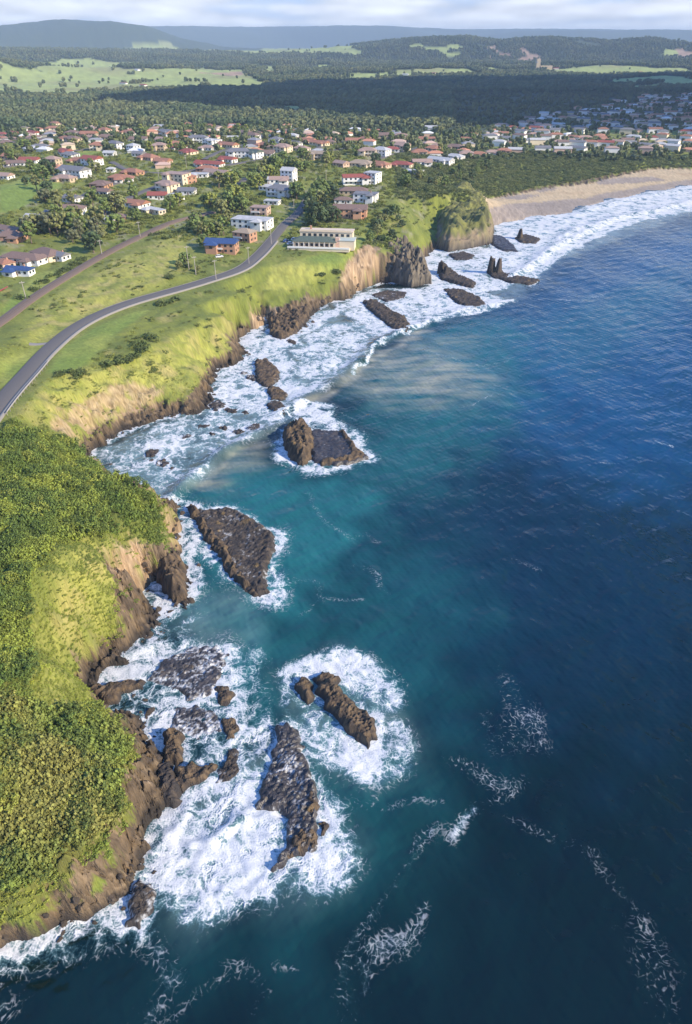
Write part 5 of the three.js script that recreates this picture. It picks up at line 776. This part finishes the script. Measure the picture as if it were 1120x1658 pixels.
function limb(a, b, r0, r1) { const A = new THREE.Vector3(...a), B = new THREE.Vector3(...b), g = new THREE.CylinderGeometry(r1, r0, A.distanceTo(B), 6); g.applyQuaternion(new THREE.Quaternion().setFromUnitVectors(new THREE.Vector3(0, 1, 0), B.clone().sub(A).normalize())); const m = A.add(B).multiplyScalar(0.5); g.translate(m.x, m.y, m.z); return g; }
const barkMat = stdMat('bark', [0.16, 0.12, 0.09], 0.95);
const leafMats = { olive: [0.19, 0.2, 0.065], green: [0.14, 0.19, 0.045], dark: [0.065, 0.1, 0.035], yellow: [0.22, 0.25, 0.045], grey: [0.14, 0.15, 0.07] };
const leafMat = (k) => matOf['leaf' + k] ||= new THREE.MeshStandardMaterial({ color: RGB(...leafMats[k]), vertexColors: true, roughness: 0.8 });
function treeProto(kind, seed) {                                      // unit: 1 m radius class scaled later; heights about 10
  const R = rng(seed), cl = [], limbs = [];
  if (kind === 'conifer') { for (let i = 0; i < 9; i++) { const y = 1.4 + i * 1.0, r = 2.3 * (1 - i / 9.6); for (let k = 0; k < Math.max(2, 6 - (i >> 1)); k++) { const a = R() * 6.28; cl.push([Math.cos(a) * r * 0.6, y, Math.sin(a) * r * 0.6, 0.5 + r * 0.32]); } } limbs.push(limb([0, -0.6, 0], [0, 9.6, 0], 0.3, 0.06)); return [leafCloud(seed, cl, 14, 0.6, 0.8), mergeGeometries(limbs)]; }
  const n = kind === 'gum' ? 15 : 18, top = kind === 'gum' ? 9 : 7.6, lowY = kind === 'gum' ? 3.6 : 2.1, wide = kind === 'gum' ? 2.9 : 3.6;
  limbs.push(limb([0, -0.8, 0], [0.2, lowY, 0.1], 0.34, 0.24));
  for (let i = 0; i < n; i++) { const f = (i + 0.5) / n, y = lerp(lowY, top, f), a = i * 2.4 + R(), r = wide * Math.sin(Math.PI * (0.18 + 0.74 * f)) * (0.45 + 0.55 * Math.sqrt(R())); const p = [Math.cos(a) * r, y + R() - 0.5, Math.sin(a) * r, (kind === 'gum' ? 0.95 : 1.25) * (0.75 + 0.5 * R())]; cl.push(p); if (i % 2) limbs.push(limb([0.2, lowY * 0.8, 0.1], p.slice(0, 3), 0.15, 0.04)); }
  return [leafCloud(seed, cl, 36, 0.95, 0.6), mergeGeometries(limbs)];
}
const PROTOS = { gum: [101, 102, 103].map((s) => treeProto('gum', s)), round: [201, 202, 203].map((s) => treeProto('round', s)), conifer: [301, 302].map((s) => treeProto('conifer', s)) };
const trees = [];
function tree(x, z, kind, leaf, size, zone, R) {
  const pr = PROTOS[kind], [crown, trunk] = pr[(R() * pr.length) | 0], g = new THREE.Group(); g.name = numbered(kind === 'gum' ? 'gum_tree' : kind === 'round' ? 'broadleaf_tree' : 'conifer_tree');
  const t = new THREE.Mesh(trunk, barkMat); t.name = 'trunk'; const c = new THREE.Mesh(crown, leafMat(leaf)); c.name = 'crown'; g.add(t, c);
  const s = size / 8; g.scale.set(s * (0.85 + 0.4 * R()), s * (0.85 + 0.25 * R()), s * (0.85 + 0.4 * R())); g.rotation.y = R() * 6.28; g.position.set(x, ground(x, z), z);
  scene.add(shadows(g)); trees.push({ g, kind, leaf, zone, u: seen(x, g.position.y, z)[0], size });
}
const roomFor = (x, z, gap) => !houses.some((h) => Math.hypot(h.x - x, h.z - z) < h.r * 0.8 + gap) && !((n) => n && n[0] < n[2] + 1.5)(nearRoad(x, z));
function grove(zone, poly, count, seed, kinds, leaves, s0, s1) {
  const R = rng(seed), p = pickXZ(poly), xs = p.map((q) => q[0]), zs = p.map((q) => q[1]); let n = 0;
  for (let k = 0; k < count * 30 && n < count; k++) { const x = lerp(Math.min(...xs), Math.max(...xs), R()), z = lerp(Math.min(...zs), Math.max(...zs), R()); if (!inPoly(p, x, z) || !roomFor(x, z, 1) || fbm(x * 0.02 + seed, z * 0.02, 2) < -0.25) continue; if (trees.some((t) => Math.hypot(t.g.position.x - x, t.g.position.z - z) < 3)) continue; tree(x, z, kinds[(R() * kinds.length) | 0], leaves[(R() * leaves.length) | 0], lerp(s0, s1, R()), zone, R); n++; }
}
grove('in the belt left of the railway', [[-20, 345], [90, 325], [150, 335], [215, 350], [235, 365], [150, 408], [110, 395], [50, 395], [-20, 372]], 34, 11, ['gum', 'gum', 'round'], ['olive', 'olive', 'green', 'grey'], 8, 13);
grove('between railway and central houses', [[255, 350], [300, 325], [345, 302], [400, 285], [460, 262], [540, 250], [560, 262], [470, 285], [430, 305], [400, 330], [350, 345]], 42, 12, ['gum', 'round', 'round'], ['green', 'olive', 'yellow', 'green'], 7, 12);
grove('around the blue-roofed house', [[325, 350], [395, 335], [425, 325], [400, 350], [370, 380], [335, 392], [318, 380]], 14, 13, ['gum', 'round'], ['green', 'olive'], 7, 11);
grove('behind the motel', [[478, 310], [525, 300], [548, 325], [540, 368], [490, 372], [470, 345]], 20, 14, ['conifer', 'round', 'gum'], ['dark', 'green', 'olive'], 8, 13);
grove('on the slope right of the motel', [[595, 365], [640, 340], [662, 385], [625, 405], [590, 390]], 14, 15, ['round'], ['dark', 'green', 'olive'], 4, 7);
grove('above the headland block', [[625, 295], [700, 272], [790, 272], [770, 300], [720, 312], [650, 310]], 26, 16, ['round', 'gum', 'conifer'], ['dark', 'green', 'green', 'olive'], 5, 9);
grove('among the upper left houses', [[-20, 212], [200, 208], [210, 260], [100, 300], [-20, 300]], 38, 17, ['round', 'gum'], ['olive', 'green', 'dark'], 7, 12);
grove('among left suburb houses', [[200, 210], [400, 208], [400, 262], [330, 280], [220, 335], [150, 330], [120, 300], [210, 262]], 42, 18, ['round', 'gum'], ['olive', 'green', 'yellow', 'green'], 6, 10);
grove('among the ridge-street houses', [[400, 208], [780, 212], [780, 256], [660, 278], [560, 285], [540, 250], [420, 262]], 46, 19, ['round', 'gum', 'gum'], ['olive', 'green', 'dark'], 6, 11);
{ const R = rng(21); for (const [u, v, k, l, s] of [[60, 308, 'gum', 'olive', 10], [78, 312, 'round', 'dark', 9], [42, 300, 'round', 'dark', 6], [130, 283, 'round', 'dark', 9], [75, 277, 'round', 'dark', 10], [300, 428, 'round', 'green', 6], [290, 436, 'round', 'olive', 5], [604, 287, 'conifer', 'dark', 12], [152, 408, 'round', 'dark', 11], [320, 440, 'round', 'olive', 4], [330, 400, 'round', 'green', 7], [505, 355, 'conifer', 'dark', 13]]) { const [x, , z] = pick(u, v); tree(x, z, k, l, s, u < 200 ? 'alone near the paddock' : 'alone by the coast road', R); } }
{
  const by = new Map(), nm = { gum: 'open-crowned gum tree', round: 'round-crowned tree', conifer: 'pointed conifer' };
  for (const t of trees) { const b = `${t.size > 9 ? 'tall ' : t.size < 6 ? 'small ' : ''}${t.leaf === 'yellow' ? 'yellow-green' : t.leaf === 'dark' ? 'dark green' : t.leaf === 'grey' ? 'grey-green' : t.leaf} ${nm[t.kind]} ${t.zone}`; (by.get(b) || by.set(b, []).get(b)).push(t); }
  const ord = ['first', 'second', 'third', 'fourth', 'fifth', 'sixth', 'seventh', 'eighth', 'ninth', 'tenth', 'eleventh', 'twelfth', 'thirteenth', 'fourteenth', 'fifteenth'];
  for (const [b, ts] of by) { ts.sort((p, q) => p.u - q.u); ts.forEach((t, i) => tag(t.g, ts.length > 1 ? `${ord[i]} from left, ${b}` : b, 'tree', 'trees of the suburb')); }
  console.log('trees', trees.length);
}
// ---------------------------------------------------------------- scrub, and woods too far to count
function scatter(name, label, geo, mat, list, parent) {
  const m = new THREE.InstancedMesh(geo, mat, list.length), M = new THREE.Matrix4(), q = new THREE.Quaternion(), e = new THREE.Euler(), c = new THREE.Color();
  list.forEach(([x, y, z, sx, sy, ry, col], i) => { M.compose(new THREE.Vector3(x, y, z), q.setFromEuler(e.set(0, ry, 0)), new THREE.Vector3(sx, sy, sx)); m.setMatrixAt(i, M); m.setColorAt(i, c.setRGB(...col)); });
  m.name = numbered(name); m.userData = { kind: 'stuff', label, category: 'vegetation' }; m.castShadow = m.receiveShadow = true; scene.add(m); return m;
}
const shrubMat = new THREE.MeshStandardMaterial({ vertexColors: true, roughness: 0.8 });
function shrubGeo(seed, n, leaf) { const R = rng(seed), cl = []; for (let i = 0; i < n; i++) { const a = R() * 6.28, r = 0.75 * Math.sqrt(R()); cl.push([Math.cos(a) * r, 0.25 + 0.55 * R() * (1 - r * 0.5), Math.sin(a) * r, 0.42]); } return leafCloud(seed, cl, 15, leaf, 1.1, 0.5); }
const shrubs = [401, 402, 403].map((s) => shrubGeo(s, 7, 0.26)), bigShrub = (() => { const R = rng(777), cl = []; for (let i = 0; i < 34; i++) { const a = R() * 6.28, r = 0.85 * Math.sqrt(R()); cl.push([Math.cos(a) * r, 0.2 + 0.75 * R() * (1 - r * 0.6), Math.sin(a) * r, 0.22]); } return leafCloud(777, cl, 16, 0.12, 1, 0.4); })(), lists = [[], [], [], []];
{
  const R = rng(99);
  const xsA = -150, xsB = 60;
  for (let z = -330; z < -22; z += 0.6) for (let x = xsA; x < xsB; x += 0.6) {
    const px = x + (R() - 0.5) * 0.6, pz = z + (R() - 0.5) * 0.6, pick3 = (R() * 3) | 0, r1 = R(), r2 = R(), r3 = R();
    const q = seen(px, 18, pz); if (q[0] < -60 || q[1] > 1720 || q[1] < 560) continue;
    const h0 = gridH(px, pz); if (h0 < 3) continue;
    const dk = mask('dark', px, pz), ol = mask('olive', px, pz), br = mask('bright', px, pz), rk = mask('rock', px, pz), tn = mask('tan', px, pz), lw = mask('lawn', px, pz);
    if (lw > 0.1 || ((n) => n && n[0] < n[2] + 3)(nearRoad(px, pz))) continue;
    const n = fbm(px * 0.07, pz * 0.07, 3), n2 = noise(px * 0.19 + 8, pz * 0.19), tone = 0.75 + 0.5 * r2;
    let dens = 0, size = 0.8, tall = 0.9, col = [0.1, 0.13, 0.02];
    if (ol > 0.5) { dens = 0.85; size = lerp(0.9, 1.7, r1); tall = 1.1 + 0.9 * sstep(-0.2, 0.5, n2); col = mix3([0.2, 0.195, 0.042], [0.14, 0.185, 0.03], sstep(-0.3, 0.3, n)); }
    else if (dk > 0.5) { dens = 0.9 * sstep(-0.75, -0.1, n2 + 0.4 * n); size = lerp(0.7, 1.4, r1); tall = 1 + 0.8 * sstep(-0.3, 0.5, n2); col = mix3([0.095, 0.145, 0.022], [0.21, 0.25, 0.032], sstep(-0.35, 0.35, n)); }
    else if (pz > -190 && br > 0.3) { dens = 0.95; size = lerp(0.4, 0.8, r1); tall = 0.5; col = mix3([0.26, 0.29, 0.035], [0.15, 0.19, 0.028], sstep(-0.15, 0.4, n)); }
    else if (pz > -190) { dens = 0.8; size = lerp(0.55, 1.2, r1); tall = 0.8; col = mix3([0.14, 0.185, 0.026], [0.23, 0.255, 0.035], sstep(-0.3, 0.3, n)); }
    else { dens = 0.08 + 0.3 * sstep(0.2, 0.45, n2 + 0.5 * n); size = lerp(0.35, 0.85, r1); tall = 0.6; col = mix3([0.28, 0.29, 0.045], [0.17, 0.2, 0.034], sstep(0, 0.4, n2)); }
    if (rk > 0.45) { if (h0 < 5.5) continue; dens *= 0.16; } if (tn > 0.3) dens *= 0.2;
    if (r3 > dens) continue; let slot = pick3;
    if ((ol > 0.5 || dk > 0.5) && fbm(px * 0.11 + 60, pz * 0.11, 2) > 0 && r1 < 0.09) { size = lerp(1.7, 3.2, r2); tall = 1.05; slot = 3; col = mix3(col, r1 < 0.02 ? [0.25, 0.27, 0.04] : [0.07, 0.11, 0.02], 0.7); }
    const lift = (ol > 0.5 || dk > 0.5) ? Math.max(0, fbm(px * 0.13 + 5, pz * 0.13, 2)) * (ol > 0.5 ? 4.5 : 2.8) : 0; if ((ol > 0.5 || dk > 0.5) && fbm(px * 0.16 - 20, pz * 0.16, 2) < -0.38) continue;
    lists[slot].push([px, ground(px, pz) - 0.15 + lift, pz, size, size * tall, r2 * 6.28, [col[0] * tone, col[1] * tone, col[2] * tone]]);
  }
  lists.forEach((l, i) => scatter('coastal_scrub', ['dense green scrub covering the near headland', 'leafy bushes woven through the headland scrub', 'low bushes filling the headland scrub', 'large rounded shrubs standing out of the headland scrub'][i], shrubs[i] || bigShrub, shrubMat, l));
  console.log('scrub', lists.map((l) => l.length).join());
}
{ // rough grass tussocks and bushes between the railway, the road and the far cliffs, and on the dunes
  const R = rng(55), l = [];
  for (let z = -1000; z < -225; z += 1.9) for (let x = -420; x < 560; x += 1.9) {
    const px = x + (R() - 0.5) * 1.8, pz = z + (R() - 0.5) * 1.8, r1 = R(), r2 = R(), r3 = R(); const q = seen(px, 18, pz); if (q[0] < -40 || q[0] > 1150) continue;
    const h0 = gridH(px, pz); if (h0 < 4 || mask('lawn', px, pz) > 0.15 || mask('sand', px, pz) > 0.2) continue;
    const n = fbm(px * 0.035 + 3, pz * 0.035, 3), n2 = noise(px * 0.12, pz * 0.12), dune = q[0] > 640 && q[1] < 330 && q[1] > 240;
    let dens = 0.36 * sstep(0.16, 0.45, n + 0.45 * n2) + 0.02; const sub = q[1] < 395 && q[1] > 205 && q[0] < 640; if (sub) dens = 0.1 + 0.3 * sstep(0.05, 0.35, n + 0.4 * n2); if (dune) dens = 0.35 + 0.45 * sstep(-0.3, 0.2, n2); if (mask('tan', px, pz) > 0.3 || mask('rock', px, pz) > 0.5) dens *= 0.25;
    if (r3 > dens || !roomFor(px, pz, 0)) continue;
    const s = sub ? lerp(1.1, 2.8, r1) : dune ? lerp(1.2, 2.6, r1) : lerp(0.7, 1.8, r1 * r1), tone = 0.75 + 0.5 * r2, col = dune ? mix3([0.07, 0.1, 0.028], [0.14, 0.16, 0.045], sstep(-0.3, 0.3, n2)) : mix3([0.2, 0.225, 0.04], [0.11, 0.135, 0.03], sstep(-0.2, 0.4, n2));
    l.push([px, ground(px, pz) - 0.1, pz, s, s * 0.85, r2 * 6.28, col.map((c) => c * tone)]);
  }
  for (const [u, v] of [[188, 588], [200, 583], [210, 580], [178, 592], [120, 604], [102, 606], [228, 563], [240, 548], [222, 568], [268, 492], [282, 488], [545, 440], [520, 446], [300, 432], [275, 450], [34, 482], [54, 470], [72, 458], [90, 447], [108, 436], [122, 428], [134, 420], [100, 440]]) { const [x, y, z] = pick(u, v); for (let k = 0; k < 5; k++) { const s = 1.2 + 1.6 * R(), t = 0.7 + 0.5 * R(); l.push([x + (R() - 0.5) * 5, ground(x, z) - 0.2, z + (R() - 0.5) * 4, s, s * 0.9, R() * 6.28, [0.085 * t, 0.115 * t, 0.026 * t]]); } }
  scatter('roadside_scrub', 'scattered bushes on the grass slopes around road and railway', shrubs[0], shrubMat, l);
  console.log('bushes', l.length);
}
{ // the wooded plain and the far hills
  const R = rng(66), l = [], geo = leafCloud(500, [[0, 3.2, 0, 2.7], [1.2, 4.6, 0.4, 2], [-1.3, 4.2, -0.5, 2], [0.2, 2.4, 1.4, 2]], 18, 2.3, 0.8, 0.4);
  const farTown = houses.filter((h) => h.where === 'far' || h.where === 'farm');
  const cellOf = new Map(); for (const h of houses) { const k = Math.floor(h.x / 20) + ',' + Math.floor(h.z / 20); (cellOf.get(k) || cellOf.set(k, []).get(k)).push(h); }
  const free = (x, z) => { const a = Math.floor(x / 20), b = Math.floor(z / 20); for (let i = -1; i < 2; i++) for (let j = -1; j < 2; j++) for (const h of cellOf.get((a + i) + ',' + (b + j)) || []) if (Math.hypot(h.x - x, h.z - z + 0) < h.r) return false; return true; };
  let r = 800;
  while (r < 5600) {
    const step = 5.2 + r * 0.0012;
    for (let a = -29 * D2R; a < 30 * D2R; a += step / r) {
      const rr = r + (R() - 0.5) * step, aa = a + (R() - 0.5) * step / r, x = Math.sin(aa) * rr, z = -Math.cos(aa) * rr, r1 = R(), r2 = R(), r3 = R();
      const inD = x > DX0 && z > DZ0 && x < DX0 + DW * CELL && z < DZ0 + DH * CELL, y = baseH(x, z); if (y < 5) continue;
      const q = seen(x, y, z); const town = q[0] > 735 && q[1] > 150 && q[1] < 262, suburb = q[1] > 207 && !town;
      if (suburb && r3 > 0.22 * sstep(275, 215, q[1])) continue;
      if (town && r3 > 0.4) continue;
      if (inD && (mask('sand', x, z) > 0.1 || mask('lawn', x, z) > 0.1)) continue;
      const wx = x + rr * 0.012 * noise(x / 160, z / 160), wz = z + rr * 0.03 * noise(x / 160 + 7, z / 160);
      if (rr > 1200 && hit(PASTURE, wx, wz) && (fbm(x / 120 + 4, z / 120, 4) < 0.44 && r3 > 0.008)) continue;
      if (rr > 1200 && hit(BARE, wx, wz)) continue;
      if (rr > 2200 && fbm(x / 420, z / 420 + 11, 3) > 0.36) continue;
      if (!free(x, z)) continue;
      const s = (0.8 + 0.8 * r1) * (town ? 0.62 : suburb ? 0.8 : 1) * (1 + rr / 9000), n = fbm(x / 180, z / 180, 3), tone = 0.7 + 0.6 * r2, col = mix3([0.06, 0.09, 0.038], [0.12, 0.135, 0.055], sstep(-0.3, 0.5, n + 0.4 * (r1 - 0.5)));
      l.push([x, y - 0.5, z, s, s * (0.9 + 0.4 * r2), r1 * 6.28, col.map((c) => c * tone)]);
    }
    r += step * (1 + r / 2600);
  }
  scatter('forest', 'wooded plain and hills beyond the town', geo, shrubMat, l);
  console.log('forest', l.length);
}

// ---------------------------------------------------------------- the cloud whose shade lies over the wooded plain and the beach suburb
function cloud(px, level, thick, seed) {
  const ofs = [SUN.x / SUN.y * (level - 15), SUN.z / SUN.y * (level - 15)], poly = px.map(([u, v]) => { const [x, z] = at(u, v, 15); return [x + ofs[0], z + ofs[1]]; });
  const xs = poly.map((p) => p[0]), zs = poly.map((p) => p[1]), c = 28, pad = 150, x0 = Math.min(...xs) - pad, z0 = Math.min(...zs) - pad, W = Math.ceil((Math.max(...xs) + pad - x0) / c), H = Math.ceil((Math.max(...zs) + pad - z0) / c);
  const top = [], bot = [], ok = [];
  for (let j = 0; j < H; j++) for (let i = 0; i < W; i++) {
    const x = x0 + i * c, z = z0 + j * c, wx = x + 130 * fbm(x / 260 + seed, z / 260, 4), wz = z + 130 * fbm(x / 260, z / 260 + seed, 4); let d = 1e9;
    for (let k = 0, n = poly.length; k < n; k++) { const a = poly[k], b = poly[(k + 1) % n], dx = b[0] - a[0], dz = b[1] - a[1], t = clamp(((wx - a[0]) * dx + (wz - a[1]) * dz) / (dx * dx + dz * dz)); d = Math.min(d, Math.hypot(wx - a[0] - t * dx, wz - a[1] - t * dz)); }
    if (!inPoly(poly, wx, wz)) d = -d;
    const s = Math.sqrt(clamp(d / 160)); ok.push(d > 0); top.push(x, level + thick * s * (0.6 + 0.6 * ridged(x / 220, z / 220, 4)), z); bot.push(x, level - 0.15 * thick * s * (0.5 + fbm(x / 200, z / 200, 3)) - 0.5, z);
  }
  const idx = [], N = W * H; for (let j = 0; j + 1 < H; j++) for (let i = 0; i + 1 < W; i++) { const a = j * W + i, b = a + 1, e = a + W, f = e + 1; if (ok[a] || ok[b] || ok[e] || ok[f]) idx.push(a, e, b, b, e, f, a + N, b + N, e + N, b + N, f + N, e + N); }
  const g = new THREE.BufferGeometry(); g.setAttribute('position', new THREE.BufferAttribute(new Float32Array([...top, ...bot]), 3)); g.setIndex(idx); g.computeVertexNormals();
  const m = new THREE.Mesh(g, new THREE.MeshStandardMaterial({ color: RGB(0.9, 0.9, 0.92), roughness: 1 })); m.name = numbered('cloud'); m.userData = { kind: 'structure' }; scene.add(shadows(m));
}
cloud([[230, 166], [320, 153], [420, 142], [560, 136], [720, 130], [900, 128], [1130, 126], [1300, 128], [1300, 218], [1100, 216], [1000, 214], [900, 210], [800, 205], [700, 196], [560, 188], [430, 180], [320, 175]], 760, 160, 4);
renderer.render(scene, camera);
